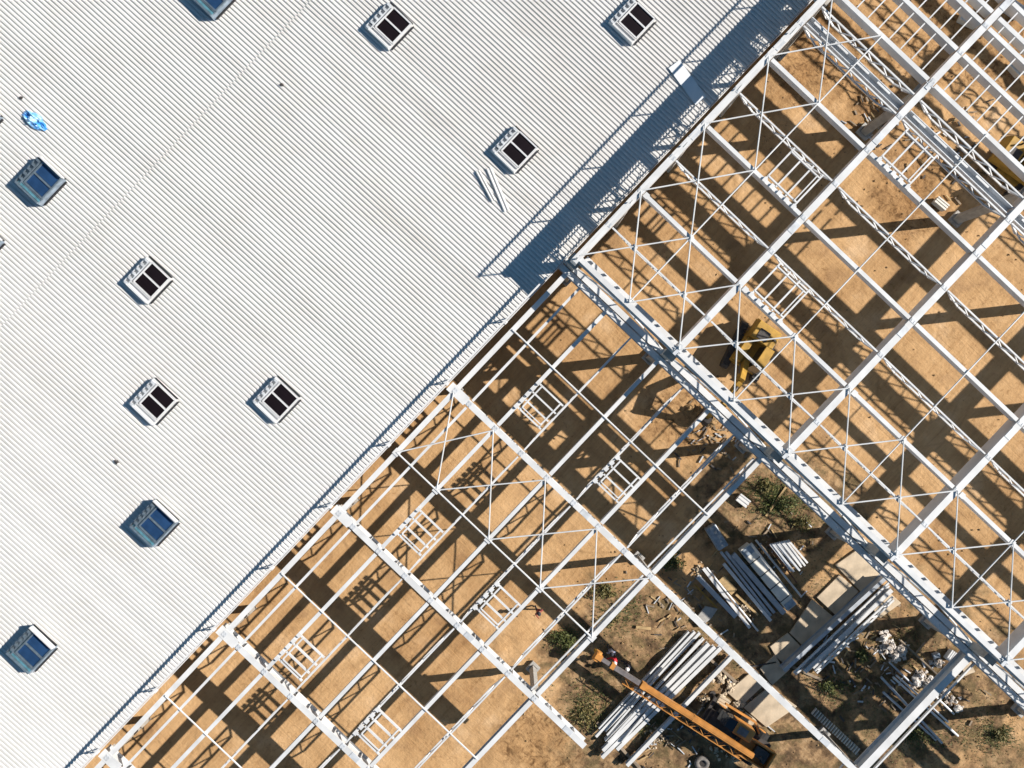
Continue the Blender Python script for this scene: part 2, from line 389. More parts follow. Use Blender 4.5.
mb = MB()
mb.bar(AB(-50, EB + 0.05, ROOFZ - 0.12), AB(46, EB + 0.05, ROOFZ - 0.12), 0.05, 0.26)
mb.build('eave_flashing', 'white', wh)
for a in [-34.6, -24, -13.4, -2.8, 8, 18.6, 29.4, 40]:
    MB().ibeam(AB(a, EB - 0.4, ROOFZ - 0.2), AB(a, -51, rz_(-51) - 0.2), 0.9, 0.3).build('rafter', 'steel2', wh)
for a in [-34.6, -24, -13.4, -2.8, 8, 18.6, 29.4, 40]:
    for b in (-20.5, -38, -51):
        MB().box(AB(a, b, 0), 0.5, 0.5, rz_(b) - 1.1, TH, base=True).build('column', 'concrete', wh)
for b in (-52.2,):
    MB().bar(AB(-50, b, 3.6), AB(46, b, 3.6), 0.15, 7.2).build('wall', 'panel', wh)
# eave guard rail
rail = MB(); rail.bar(AB(-50, EB - 0.02, ROOFZ + 0.82), AB(6.2, EB - 0.02, ROOFZ + 0.82), 0.10, 0.13)
rl = rail.build('guard_rail', 'white', wh)
pp = -48.0
post_as = [-39.5 + 5.25 * i for i in range(9)]
for a in post_as:
    q = MB(); q.bar(AB(a, EB - 0.02, ROOFZ), AB(a, EB - 0.02, ROOFZ + 0.76), 0.09, 0.09)
    q.bar(AB(a, EB - 0.25, ROOFZ + 0.04), AB(a, EB + 0.12, ROOFZ + 0.04), 0.22, 0.1)
    q.bar(AB(a + 0.3, EB - 0.05, ROOFZ + 0.1), AB(a + 0.02, EB - 0.02, ROOFZ + 0.7), 0.05, 0.05)
    q.build('post', 'white', rl)

# skylights
def skylight_proto(glass, hgt):
    c = MB()      # x = A, y = -B
    c.hexa([Vector(p) for p in ((-1.08, -0.98, -0.1), (1.08, -0.98, -0.1), (1.08, 1.05, -0.1), (-1.08, 1.05, -0.1),
                                 (-1.05, -0.95, hgt), (1.05, -0.95, hgt), (1.05, 1.05, hgt), (-1.05, 1.05, hgt))])
    sk = c.build('skylight', 'white' if glass == 'glassdark' else 'film', wh)  # blue units: grey blue curb colour carries the sky-lit shade
    for v, q in zip(sk.data.vertices, c.v): v.co = q
    ORG[sk.name] = Vector((0, 0, 0))
    fr = MB(); t = hgt + 0.004
    x0, x1, y0, y1 = -0.62, 1.02, -0.90, 0.55
    for (p, q) in (((x0, y0), (x1, y0)), ((x1, y0), (x1, y1)), ((x1, y1), (x0, y1)), ((x0, y1), (x0, y0))):
        fr.bar((p[0], p[1], t + 0.06), (q[0], q[1], t + 0.06), 0.09, 0.12)
    fr.bar(((x0 + x1) / 2, y0, t + 0.062), ((x0 + x1) / 2, y1, t + 0.062), 0.10, 0.11)
    fr.build('frame', 'white' if glass == 'glassdark' else 'alu', sk)
    for s in (-1, 1):
        cx = (x0 + x1) / 2 + s * (x1 - x0) / 4
        MB().box((cx, (y0 + y1) / 2, t + 0.03), (x1 - x0) / 2 - 0.14, y1 - y0 - 0.09, 0.05).build('pane', glass, sk)
    fl = MB()
    fl.bar((-1.0, -0.92, t + 0.10), (-1.0, 0.95, t + 0.10), 0.10, 0.2)
    fl.bar((-0.72, -0.92, t + 0.05), (-0.72, 0.95, t + 0.05), 0.05, 0.1)
    fl.build('rain_flap', 'white' if glass == 'glassdark' else 'alu', sk)
    br = MB()
    for i in range(6):
        x = -0.95 + i * 0.37
        br.box((x, 0.82, t + 0.13), 0.14, 0.20, 0.26)
    br.bar((-1.0, 0.68, t + 0.16), (1.0, 0.68, t + 0.16), 0.06, 0.06)
    br.bar((-1.05, 0.98, t + 0.09), (1.02, 0.98, t + 0.09), 0.05, 0.18)
    br.build('hinge_bracket', 'steel2' if glass == 'glassdark' else 'alu', sk)
    if glass == 'glassblue':
        ld = MB(); ld.bar((1.16, -0.95, hgt + 0.12), (1.16, 0.95, hgt + 0.12), 0.08, 0.42)
        ld.build('open_lid', 'white', sk)
        MB().box((-0.84, 0.0, t + 0.05), 0.18, 1.75, 0.04).build('pane', 'glassteal', sk)
        MB().box((0.05, 0.62, t + 0.02), 1.7, 0.10, 0.04).build('pane', 'glassteal', sk)
    gt = MB()
    gt.bar((-0.9, -1.06, 0.06), (1.05, -1.06, 0.06), 0.05, 0.16); gt.bar((1.14, -0.9, 0.06), (1.14, 1.0, 0.06), 0.05, 0.16)
    gt.build('flashing', 'gasket', sk)
    return sk
def put_sky(sk, px, py):
    z = 6.5
    for _ in range(3):
        p = G(px, py, z); b = p.dot(B); z = rz_(b) + 0.4
    p = G(px, py, z); p.z = rz_(p.dot(B)) + 0.06
    a0 = A * 0.2 * 1 + B * 0.175
    p = p - A * 0.2 - B * 0.17
    sk.location = p - ORG[wh.name]; sk.rotation_euler = (0, 0, TH)
pd = skylight_proto('glassdark', 0.20); pb = skylight_proto('glassblue', 0.40)
pd['label'] = 'skylight with two dark panes'; pb['label'] = 'skylight with two blue glass panes'
dark = [(393, 25), (637, 20), (519, 149), (151, 280), (157, 402), (280, 400)]
blue = [(44, 181), (158, 524), (35, 650), (217, -6), (-18, 243), (-20, 118)]
for i, p in enumerate(dark):
    s = pd if i == 0 else copy_tree(pd, wh); put_sky(s, *p)
for i, p in enumerate(blue):
    s = pb if i == 0 else copy_tree(pb, wh); put_sky(s, *p)

# ------------------------------------------------------------------ low steel frame
ZL = 6.15
Q = 0.9917
lf = thing('unfinished_hall', 'lower unfinished hall of bare white steel, beside the finished ribbed roof', 'unfinished hall', AB(-10, 6, 0))
RA = [-34.28, -23.65, -13.28, -2.75]
LB = [Q * x for x in (-2.29, -1.07, 1.15, 3.42, 5.66, 7.95, 10.12, 12.35, 14.62)]      # purlin lines
def footing(p, parent, s=0.72):
    f = MB()
    for sx, sy in ((1, 0), (-1, 0), (0, 1), (0, -1)):
        f.box(p + (A * sx + B * sy) * (s / 2 - 0.07), 0.14 if sx else s - 0.284, 0.14 if sy else s, 0.30, TH, base=True)
    return f.build('footing', 'concrete', parent)
def column(p, h, s, parent):
    c = MB(); c.box(p, s, s, h, TH, base=True)
    c.box(p + Z * (h - 0.06), s * 1.5, s * 1.5, 0.10, TH)
    return c.build('column', 'concrete', parent)
for ra in RA:
    end = 18.85 if ra < -5 else 46
    g = MB(); g.ibeam(AB(ra, -2.75, ZL), AB(ra, end, ZL), 0.98, 0.38, 0.06, 0.06)
    st = g
    for i, b in enumerate(LB[1:]):
        for db in (0.25, 1.35):
            bb = b + db
            if bb > end: continue
            for s_ in (1, -1):
                st.box(AB(ra + s_ * 0.125, bb, ZL - 0.49), 0.18, 0.05, 0.85, TH)
    for bb in ([15.6, 16.7, 17.8] if end < 20 else [16 + 1.1 * k for k in range(26)]):
        for s_ in (1, -1): st.box(AB(ra + s_ * 0.125, bb, ZL - 0.49), 0.18, 0.05, 0.85, TH)
    for b in LB:
        st.box(AB(ra, b, ZL + 0.012), 0.34, 0.30, 0.016, TH, mi=1)
        for q in (-.1, .1): st.box(AB(ra + q, b + .08, ZL + 0.03), 0.05, 0.05, 0.02, TH, mi=1); st.box(AB(ra + q, b - .08, ZL + 0.03), 0.05, 0.05, 0.02, TH, mi=1)
    for b in ([8.9, 17.4] if end < 20 else [8.9, 20.5, 29.5]): st.box(AB(ra, b, ZL + 0.014), 0.36, 0.62, 0.02, TH, mi=1)
    g.build('girder', ['steel', 'steel2'], lf)
    for b in ([-2.33, 14.6] if ra < -5 else [-2.33, 14.6, 32.3]):
        column(AB(ra, b, 0), ZL - 1.02, 0.36, lf)
        if b > 0: footing(AB(ra, b, 0), lf)
    # haunch at the eave
    h = MB(); h.bar(AB(ra, -2.75, ZL - 0.03), AB(ra, -1.3, ZL - 0.03), 0.62, 0.07); h.build('haunch', 'steel', lf)
    # purlin cleats
# edge girder: twin beams on the column row that carries the taller hall
for off, zz in ((7.88, ZL + 0.05), (7.43, ZL + 0.05)):
    g = MB(); g.ibeam(AB(off, -2.9, zz), AB(off, 46, zz), 0.50, 0.38, 0.05, 0.05)
    k = -2.2
    while k < 44:
        if off < 7.6: g.box(AB(off + 0.02, k, zz + 0.04), 0.14, 0.10, 0.08, TH)
        else: g.box(AB(off - 0.2, k + 0.4, zz - 0.1), 0.12, 0.06, 0.10, TH)
        k += 1.1
    g.build('edge_girder', 'steel', lf)
EDGE = [-45.0] + RA + [7.30]
for j, b in enumerate(LB):
    for i in range(len(EDGE) - 1):
        a0 = EDGE[i] + 0.28; a1 = EDGE[i + 1] - (0.28 if i < len(EDGE) - 2 else 0.0)
        p0 = AB(a0, b, ZL - 0.02); p1 = AB(a1, b, ZL - 0.02)
        q = MB()
        if j == 0: q.beam(p0, p1, 0.32, 0.34)
        elif j == 1: q.beam(p0, p1, 0.16, 0.22)
        elif j == 8: q.ibeam(p0, p1, 0.55, 0.30); 
        elif j % 2 == 0: q.beam(p0, p1, 0.24, 0.42)
        else:
            q.truss(p0, p1, 0.75, 0.10, 5, 0.06, tail=1.2)
        q.build('purlin', 'steel', lf)
# second member beside the heavy purlin
for i in range(2, len(EDGE) - 1):
    if i < 3: continue
    MB().beam(AB(EDGE[i] + 0.28, LB[8] - 0.5, ZL - 0.02), AB(EDGE[i + 1] - 0.28, LB[8] - 0.36, ZL - 0.02), 0.10, 0.14).build('purlin', 'steel', lf)
for a in [Q * x for x in (-39.8, -29.2, -18.6, -8.1, 2.5)]:
    MB().tube(AB(a, -2.3, ZL + 0.03), AB(a, LB[8], ZL + 0.03), 0.055, 6).build('tie', 'steel', lf)
pan = [LB[0], LB[2], LB[4], LB[6], LB[8]]
for i in range(4):
    for (u, v) in ((pan[i], pan[i + 1]), (pan[i + 1], pan[i])):
        MB().tube(AB(-8.03, u, ZL + 0.05), AB(-2.9, v, ZL + 0.05 + (0.06 if u < v else 0)), 0.042, 6).build('brace_rod', 'steel', lf)
for b in pan:
    MB().box(AB(-8.03, b, ZL + 0.02), 0.42, 0.42, 0.03, TH).build('gusset_plate', 'steel', lf)
# end beam between the columns of the far row
MB().ibeam(AB(-2.5, 32.4, ZL), AB(7.3, 32.4, ZL), 0.85, 0.46, 0.05, 0.05).build('end_beam', 'steel', lf)
MB().beam(AB(-2.5, 32.98, ZL - 0.1), AB(7.3, 32.98, ZL - 0.1), 0.10, 0.16).build('purlin', 'steel', lf)
for (b0, b1) in ((31.4, 33.6), (32.9, 34.6)):
    MB().tube(AB(-3.0, b0, ZL - 0.2), AB(-5.4, b1, 2.2), 0.06, 6).build('brace_rod', 'steel', lf)
# framed openings for the future skylights
def opening(parent, ac, b0, b1, z, L, n, cw=0.11):
    o = MB()
    for i in range(n):
        a = ac - L / 2 + L * i / (n - 1)
        o.bar(AB(a, b0 + 0.14, z), AB(a, b1 - 0.14, z), cw, 0.16)
    o.bar(AB(ac - L / 2 - 0.02, b0 + 0.32, z + 0.02), AB(ac + L / 2 + 0.02, b0 + 0.32, z + 0.02), 0.10, 0.17)
    o.bar(AB(ac - L / 2 - 0.02, b1 - 0.34, z + 0.02), AB(ac + L / 2 + 0.02, b1 - 0.34, z + 0.02), 0.10, 0.17)
    f = o.build('skylight_frame', 'steel', parent)
    s = MB()
    for i in range(5): s.box(AB(ac - L / 2 + L * i / 4, b0, z + 0.14), 0.28, 0.26, 0.1, TH)
    s.bar(AB(ac - L / 2 + 0.2, b0 + 0.3, z + 0.13), AB(ac - L / 2 + 0.2, b1 - 0.3, z + 0.13), 0.07, 0.08)
    s.build('bracket', 'steel', f)
for ac in (-21.45, -10.67, 0.2):
    for (b0, b1) in ((LB[2], LB[3]), (LB[5], LB[6])):
        opening(lf, ac, b0, b1, ZL - 0.06, 2.0, 4)

# ------------------------------------------------------------------ tall steel frame
ZH = 9.40
hf = thing('unfinished_hall', 'taller unfinished hall of deep white beams with a yellow excavator working inside', 'unfinished hall', AB(25, 14, 0))
HB = [-2.31, 5.68, 14.5, 23.2, 32.15, 41.0]
AMAX = 62.0
for i, b in enumerate(HB):
    h = MB(); h.beam(AB(8.0 if i else 7.7, b, ZH), AB(AMAX, b, ZH), 0.40, 1.12)
    for a in (10.7, 13.42, 16.12, 18.85, 21.56, 24.28, 27.0, 29.75, 32.2, 34.35, 36.4):
        h.box(AB(a, b, ZH + 0.012), 0.26, 0.36, 0.016, TH, mi=1)
        for q in (-.1, .1): h.box(AB(a, b + q, ZH + 0.03), 0.14, 0.05, 0.02, TH, mi=1)
    for a in (18.0, 25.2, 36.0): h.box(AB(a, b, ZH + 0.014), 0.70, 0.37, 0.02, TH, mi=1)
    h.build('main_beam', ['steel', 'steel2'], hf)
    for a in (7.92, 29.5, 51.0):
        column(AB(a, b if i else -2.33, 0), ZH - 1.14, 0.50, hf); footing(AB(a, b if i else -2.33, 0), hf, 0.85)
# splice seats on top of the columns
for b in HB[1:]:
    for a in (8.15, 29.6):
        sp = MB(); sp.box(AB(a, b, ZH + 0.02), 0.75, 0.20, 0.04, TH); sp.box(AB(a - 0.05, b, ZH + 0.015), 0.05, 0.56, 0.026, TH)
        sp.build('splice_plate', 'steel2', hf)
# edge beam on the near row, with the ledge beam below it
MB().ibeam(AB(8.08, -2.31, ZH - 0.05), AB(8.08, 46, ZH - 0.05), 1.0, 0.30, 0.05, 0.06).build('edge_beam', 'steel', hf)
lg = MB(); lg.beam(AB(8.84, -2.05, 6.0), AB(8.84, 46, 6.0), 0.42, 0.28); k = -1.6
while k < 44:
    lg.box(AB(8.98, k, 6.08), 0.04, 0.22, 0.16, TH); k += 1.15  # small tabs added for the tick shadows they cast across the ledge
lg.build('ledge_beam', 'steel', hf)
for i in range(len(HB) - 1):
    m = (HB[i] + HB[i + 1]) / 2
    MB().tube(AB(8.0, HB[i] + 0.4, 6.3), AB(8.0, m, 8.2), 0.06, 6).build('brace_rod', 'steel', hf)
    MB().tube(AB(8.0, m, 8.2), AB(8.0, HB[i + 1] - 0.4, 6.3), 0.06, 6).build('brace_rod', 'steel', hf)
SOLID = [13.42, 18.85, 24.28, 29.75, 32.2, 34.35, 36.4, 38.6, 44.0, 49.4, 55.0]
TRUSS = [10.7, 16.12, 21.56, 27.0, 28.55, 41.3, 46.7]
SOLID.append(35.2)
HB2 = HB + [47]
for a in SOLID:
    for i in range(len(HB2) - 1):
        if i >= 2 and a in (32.2, 34.35, 36.4, 38.6): continue
        wd, dp = (0.235, 0.56) if a < 29 else (0.26, 0.70)
        MB().beam(AB(a, HB2[i] + 0.27, ZH - 0.02), AB(a, HB2[i + 1] - 0.27, ZH - 0.02), wd, dp).build('secondary_beam', 'steel', hf)
for a in TRUSS:
    for i in range(len(HB2) - 1):
        q = MB(); q.truss(AB(a, HB2[i] + 0.27, ZH - 0.02), AB(a, HB2[i + 1] - 0.27, ZH - 0.02), 0.42 if a < 11 else 0.75, 0.095, 6, 0.04 if a < 11 else 0.062, tail=1.3)
        q.build('truss', 'steel', hf)
# valley gutter next to the inner column row
for i in range(len(HB2) - 1):
    b0, b1 = HB2[i] + 0.27, HB2[i + 1] - 0.27
    q = MB(); q.bar(AB(27.55, b0, 8.80), AB(27.55, b1, 8.80), 0.42, 0.06)
    q.bar(AB(27.31, b0, 9.0), AB(27.31, b1, 9.0), 0.05, 0.5); q.bar(AB(27.79, b0, 9.0), AB(27.79, b1, 9.0), 0.05, 0.5)
    q.build('gutter', 'steel2', hf)
    kk = b0 + 0.8
    while kk < b1 - 0.8:
        MB().box(AB(27.63, kk, 9.27), 0.12, 1.0, 0.05, TH).build('gutter_strap', 'steel', hf); kk += 1.7  # raised white strips stand in for sun patches on the gutter
# decking battens over the closely spaced bays
BT = [29.75, 32.2, 34.35, 36.4]
for i in range(len(BT) - 1):
    b = -1.4
    while b < 17.5:
        if min(abs(b - h) for h in HB) > 0.35:
            MB().beam(AB(BT[i] + 0.2, b, ZH - 0.04), AB(BT[i + 1] - 0.2, b, ZH - 0.04), 0.075, 0.10).build('batten', 'steel', hf)
        b += 0.88
# wind bracing
def rod(a0, b0, a1, b1, r=0.042, dz=0.0):
    MB().tube(AB(a0, b0, ZH + 0.04 + dz), AB(a1, b1, ZH + 0.04 + dz), r, 6).build('brace_rod', 'steel', hf)
XA = [8.2, 13.42, 18.85, 24.28, 29.75]
for i in range(len(HB) - 1):
    h0, h1 = HB[i], HB[i + 1]; m = (h0 + h1) / 2
    for (u, v) in ((h0, m), (m, h1)):
        rod(8.2, u, 13.42, v); rod(8.2, v, 13.42, u, dz=0.06)
    rod(8.2, m, 29.75, m, 0.045, dz=-0.02)
for i in range(1, 4):
    m = (HB[0] + HB[1]) / 2
    rod(XA[i], HB[0], XA[i + 1], m); rod(XA[i], m, XA[i + 1], HB[0], dz=0.06)
for i in range(len(HB) - 1):
    for b in (HB[i] + 0.42, (HB[i] + HB[i + 1]) / 2): MB().box(AB(13.42, b, ZH + 0.005), 0.34, 0.3, 0.02, TH).build('gusset_plate', 'steel', hf)
    for f_ in (.25, .75): MB().box(AB(10.7, HB[i] * (1 - f_) + HB[i + 1] * f_, ZH + 0.005), 0.34, 0.34, 0.02, TH).build('gusset_plate', 'steel', hf)
def opening_h(a0, a1, b0, b1, n):
    z = ZH - 0.10; o = MB()
    for i in range(n):
        b = b0 + (b1 - b0) * i / (n - 1); o.bar(AB(a0 + 0.18, b, z), AB(a1 - 0.1, b, z), 0.10, 0.15)
    o.bar(AB(a0 + 0.35, b0, z + 0.02), AB(a0 + 0.35, b1, z + 0.02), 0.09, 0.16); o.bar(AB(a1 - 0.4, b0, z + 0.02), AB(a1 - 0.4, b1, z + 0.02), 0.09, 0.16)
    f = o.build('skylight_frame', 'steel', hf)
    s = MB()
    for i in range(5): s.box(AB(a0, b0 + (b1 - b0) * i / 4, z + 0.15), 0.3, 0.24, 0.12, TH)
    s.bar(AB(a0 + 0.3, b1 - 0.22, z + 0.12), AB(a1 - 0.4, b1 - 0.22, z + 0.12), 0.07, 0.08)
    s.build('bracket', 'steel', f)
for (a0, a1, bc) in ((13.42, 16.12, 7.7), (18.85, 21.56, 3.65), (24.28, 27.0, 7.7)):
    opening_h(a0, a1, bc - 1.15, bc + 1.15, 4)
# posts and girts under the edge beam at the step, shading the low roof
for k in range(9):
    a = 12.9 + 5.3 * k
    MB().box(AB(a, -2.33, 0), 0.22, 0.22, ZH - 1.14, TH, base=True).build('wall_post', 'steel', hf)
for z in (7.8, 7.15):
    MB().bar(AB(8.2, -2.40, z), AB(AMAX, -2.40, z), 0.06, 0.06).build('girt', 'steel', hf)
for k in range(9):
    a = 8.2 + 5.3 * k
    MB().tube(AB(a, -2.4, 6.7), AB(a + 5.2, -2.4, 8.1), 0.022, 6).build('brace_rod', 'steel', hf)
gr = MB(); gr.bar(AB(7.8, -2.31, ZH + 1.12), AB(AMAX, -2.31, ZH + 1.12), 0.09, 0.10)
grl = gr.build('guard_rail', 'steel', hf)
k = 7.9
while k < AMAX:
    MB().bar(AB(k, -2.31, ZH), AB(k, -2.31, ZH + 1.06), 0.09, 0.09).build('post', 'steel', grl); k += 4.55

# ------------------------------------------------------------------ loose things on the roof
def crumple(name, px, py, z, L, Wd, rz, h, m, label, cat, n=14, seed=3):
    c = G(px, py, z); mb = MB(); V = []; F = []
    for j in range(n + 1):
        for i in range(n + 1):
            u = i / n * 2 - 1; v = j / n * 2 - 1
            rr = 1 + 0.25 * noise.noise(Vector((u * 2, v * 2, seed)))
            x = u * L / 2 * rr * (1 - 0.25 * v * v); y = v * Wd / 2 * rr * (1 - 0.4 * u * u)
            zz = h * max(0, 1 - max(abs(u), abs(v)) ** 3) * (0.55 + 0.9 * noise.noise(Vector((u * 2.6, v * 2.6, seed + 5)))) + h * 0.5 * noise.noise(Vector((u * 6, v * 6, seed)))
            V.append(c + Vector((x * math.cos(rz) - y * math.sin(rz), x * math.sin(rz) + y * math.cos(rz), max(zz, 0.005) + 0.02)))
    for j in range(n):
        for i in range(n): F.append((j * (n + 1) + i, j * (n + 1) + i + 1, (j + 1) * (n + 1) + i + 1, (j + 1) * (n + 1) + i))
    mb.add(V, F); o = mb.build(name, m)
    sd = o.modifiers.new('thickness', 'SOLIDIFY'); sd.thickness = 0.01
    return tag(o, label, cat)
def roofz_at(px, py):
    z = 6.3
    for _ in range(3): z = rz_(G(px, py, z).dot(B)) + 0.06
    return z
crumple('tarp', 35, 121, roofz_at(35, 121), 1.75, 0.85, R(-38), 0.35, 'tarp', 'crumpled bright blue plastic tarp lying on the white ribbed roof', 'tarp')
def sheet(px0, py0, px1, py1, wd, lift, label, ribs=True, m='sheet', name='roof_offcut'):
    z0 = roofz_at(px0, py0) + lift; z1 = roofz_at(px1, py1) + lift
    p0 = G(px0, py0, z0); p1 = G(px1, py1, z1); d = (p1 - p0).normalized(); s = d.cross(Z).normalized()
    mb = MB(); V = []; F = []; n = 8 if ribs else 2
    for i in range(n + 1):
        o = (i / n - 0.5) * wd; h = (0.05 if (i // 2) % 2 else 0.0) if ribs else 0
        V += [p0 + s * o + Z * h, p1 + s * o + Z * h]
    for i in range(n): F.append((2 * i, 2 * i + 1, 2 * i + 3, 2 * i + 2))
    mb.add(V, F); o = mb.build(name, m); sd = o.modifiers.new('thickness', 'SOLIDIFY'); sd.thickness = 0.012
    return tag(o, label, 'roof sheet')
sheet(478, 171, 494, 201, 0.32, 0.10, 'shorter white ribbed offcut lying askew on the roof beside a dark skylight', m='roof')
sheet(489, 168, 507, 211, 0.42, 0.06, 'longer white ribbed offcut lying askew on the roof beside a dark skylight', m='roof')
sheet(674, 64, 701, 101, 0.85, 0.10, 'smooth white sheet lying half in the shadow band on the roof', ribs=False)
for (px, py, lb) in ((282, 85, 'small dark scrap on the white roof near the sheet seam'), (116, 462, 'small dark scrap on the white roof below a dark skylight'), (20, 98, 'grey scrap on the white roof near the blue tarp')):
    q = MB(); z = roofz_at(px, py)
    for _ in range(4): q.chunk(G(px + random.uniform(-1.5, 1.5), py + random.uniform(-1, 1), z + 0.06), 0.12)
    tag(q.build('scrap', 'iron'), lb, 'scrap')

# ------------------------------------------------------------------ stacks of steel in the yard
def sleeper(px0, py0, px1, py1, h, label, w_=0.18):
    q = MB(); q.bar(G(px0, py0, h / 2), G(px1, py1, h / 2), w_, h)
    return tag(q.build('sleeper', 'woodgrey'), label, 'timber')
S1 = [((599, 729), (689, 632), .20, .20, 'truss'), ((596, 737), (695, 632), .18, .28, 'i'), ((605, 731), (700, 633), .18, .24, 'i'), ((605, 741), (704, 639), .15, .26, 'truss'),
      ((603, 751), (709, 644), .25, .36, 'i'), ((602, 758), (715, 647), .25, .36, 'i'), ((617, 750), (721, 648), .25, .36, 'i'), ((627, 766), (732, 657), .25, .36, 'i')]
for i, (p, q, w_, h_, kd) in enumerate(S1):
    mb = MB(); z = 0.2 + h_; a_, b_ = G(*p, z), G(*q, z)
    if kd == 'truss': mb.truss(a_, b_, h_ + 0.15, 0.12, 9, 0.05)
    else: mb.ibeam(a_, b_, h_, w_, 0.03, 0.03)
    o = mb.build('steel_truss' if kd == 'truss' else 'steel_beam', 'steel')
    tag(o, '%s white %s from the left in the stack under the orange boom' % (NTH[i], 'lattice member' if kd == 'truss' else 'beam'), 'truss' if kd == 'truss' else 'beam', 'white steel stacked under the crane boom')
extra = [((608, 742), (640, 708)), ((612, 738), (700, 640)), ((622, 742), (650, 708)), ((607, 735), (665, 668))]
for i, (p, q) in enumerate(extra):
    mb = MB(); mb.bar(G(*p, 0.68), G(*q, 0.66), 0.12, 0.12)
    tag(mb.build('steel_tube', 'steel'), '%s thin white tube from the left atop the beam stack under the boom' % NTH[i], 'tube', 'white steel stacked under the crane boom')
sleeper(597, 722, 640, 768, 0.19, 'timber sleeper under the lower ends of the white beam stack')
sleeper(684, 636, 736, 682, 0.19, 'timber sleeper under the upper ends of the white beam stack')
S2 = [((698, 577), (736, 617), .34, 'steelgrey', 'wide grey steel beam leftmost in the stacks between the road slabs and the girder'),
      ((703.5, 568.5), (750, 628), .22, 'steel', 'white steel beam lying beside the leftmost grey beam of the yard stacks'),
      ((706.5, 567.5), (758, 631), .14, 'steel', 'longest thin white pipe, its lower end sticking out past the brown boards'),
      ((724, 564), (771, 621), .22, 'steel', 'white beam with rough ends on the right of the brown boards'),
      ((721, 552), (771, 616), .18, 'steelgrey', 'thin grey beam next to the white beam with rough ends'),
      ((726, 552), (774.5, 613), .20, 'steelgrey', 'thin blue grey beam left of the broad blue grey beam'),
      ((733.5, 554.5), (784.5, 613.5), .36, 'steelgrey', 'broad blue grey beam lying against the white panel pack'),
      ((751, 543.5), (791.5, 597), .18, 'steel', 'white pipe lying just right of the white panel pack'),
      ((755.7, 540), (801.5, 597), .15, 'steel', 'long thin white pipe right of the other pipe by the panel pack'),
      ((768, 544), (797, 583), .10, 'rust', 'rusty thin bar between the long white pipe and the rod bundle')]
for (p, q, w_, m, lb) in S2:
    mb = MB(); h_ = max(0.16, w_ * 0.9); z = 0.15 + h_
    if w_ > .17: mb.ibeam(G(*p, z), G(*q, z), h_, w_, 0.03, 0.03)
    else: mb.tube(G(*p, z - w_ / 2), G(*q, z - w_ / 2), w_ / 2, 8)
    tag(mb.build('steel_beam' if w_ > .17 else 'steel_pipe', m), lb, 'beam' if w_ > .17 else 'pipe', 'steel sorted in the yard stacks')
# wall panel pack with dark straps
p, q = G(741.5, 545, 0), G(788.5, 604.5, 0); d = (q - p).normalized(); L = (q - p).length
pk = thing('panel_pack', 'long pack of pale wall panels held by dark straps among the steel stacks', 'panel pack', (p + q) / 2)
mb = MB(); mb.bar(p + Z * 0.5, q + Z * 0.5, 0.80, 0.62); mb.build('panels', 'panel', pk)
mb = MB(); mb.bar(p + d * 0.1 + Z * 0.835, p + d * (L * .12) + Z * 0.835, 0.76, 0.04); mb.build('film', 'film', pk)
mb = MB(); mb.bar(q - d * 0.5 + Z * 0.835, q - d * 0.05 + Z * 0.835, 0.7, 0.04); mb.build('film', 'film', pk)
for i in range(4):
    c = p + d * L * (0.22 + 0.21 * i); mb = MB(); s_ = d.cross(Z)
    mb.bar(c - s_ * 0.42 + Z * 0.825, c + s_ * 0.42 + Z * 0.825, 0.05, 0.03)
    for k in (-1, 1): mb.bar(c + s_ * k * 0.415 + Z * 0.2, c + s_ * k * 0.415 + Z * 0.83, 0.05, 0.03)
    mb.build('strap', 'black', pk)
for k in (.15, .85):
    c = p + d * L * k; s_ = d.cross(Z); mb = MB(); mb.bar(c - s_ * .45 + Z * 0.09, c + s_ * .45 + Z * .09, .15, .19); mb.build('pallet', 'woodgrey', pk)
# rod bundle
for i in range(9):
    t = i / 8; p = (770 + 18 * t, 544 - 4 * t); q = (793 + 13 * t + random.uniform(-2, 2), 572 - 9 * t + random.uniform(-2, 2))
    mb = MB(); mb.bar(G(*p, .3 + .07 * (i % 2)), G(*q, .3 + .07 * (i % 2)), .13, .13)
    tag(mb.build('steel_tube', 'steel' if i > 3 else 'steel2'), '%s short square tube from the left in the fanned bundle beside the girder' % NTH[i], 'tube', 'fanned bundle of square tubes')
# film wrapped pack
bx = thing('wrapped_pack', 'grey blue film wrapped pack below a white purlin left of the stacks', 'pack', G(713, 535))
p, q = G(708, 525, 0), G(721, 546, 0)
mb = MB(); mb.bar(p + Z * .48, q + Z * .48, .78, .62); mb.build('load', 'film', bx, bevel=0.05)
mb = MB(); d = (q - p).normalized(); s_ = d.cross(Z)
for k in (-.3, 0, .3): mb.bar(p + s_ * k + Z * .09, q + s_ * k + Z * .09, .1, .16)
mb.build('pallet', 'woodgrey', bx)
mb = MB()
for k in range(5): mb.chunk(p.lerp(q, .1 + .2 * k) + s_ * random.uniform(-.2, .2) + Z * .8, .16)
mb.build('fittings', 'steelgrey', bx)
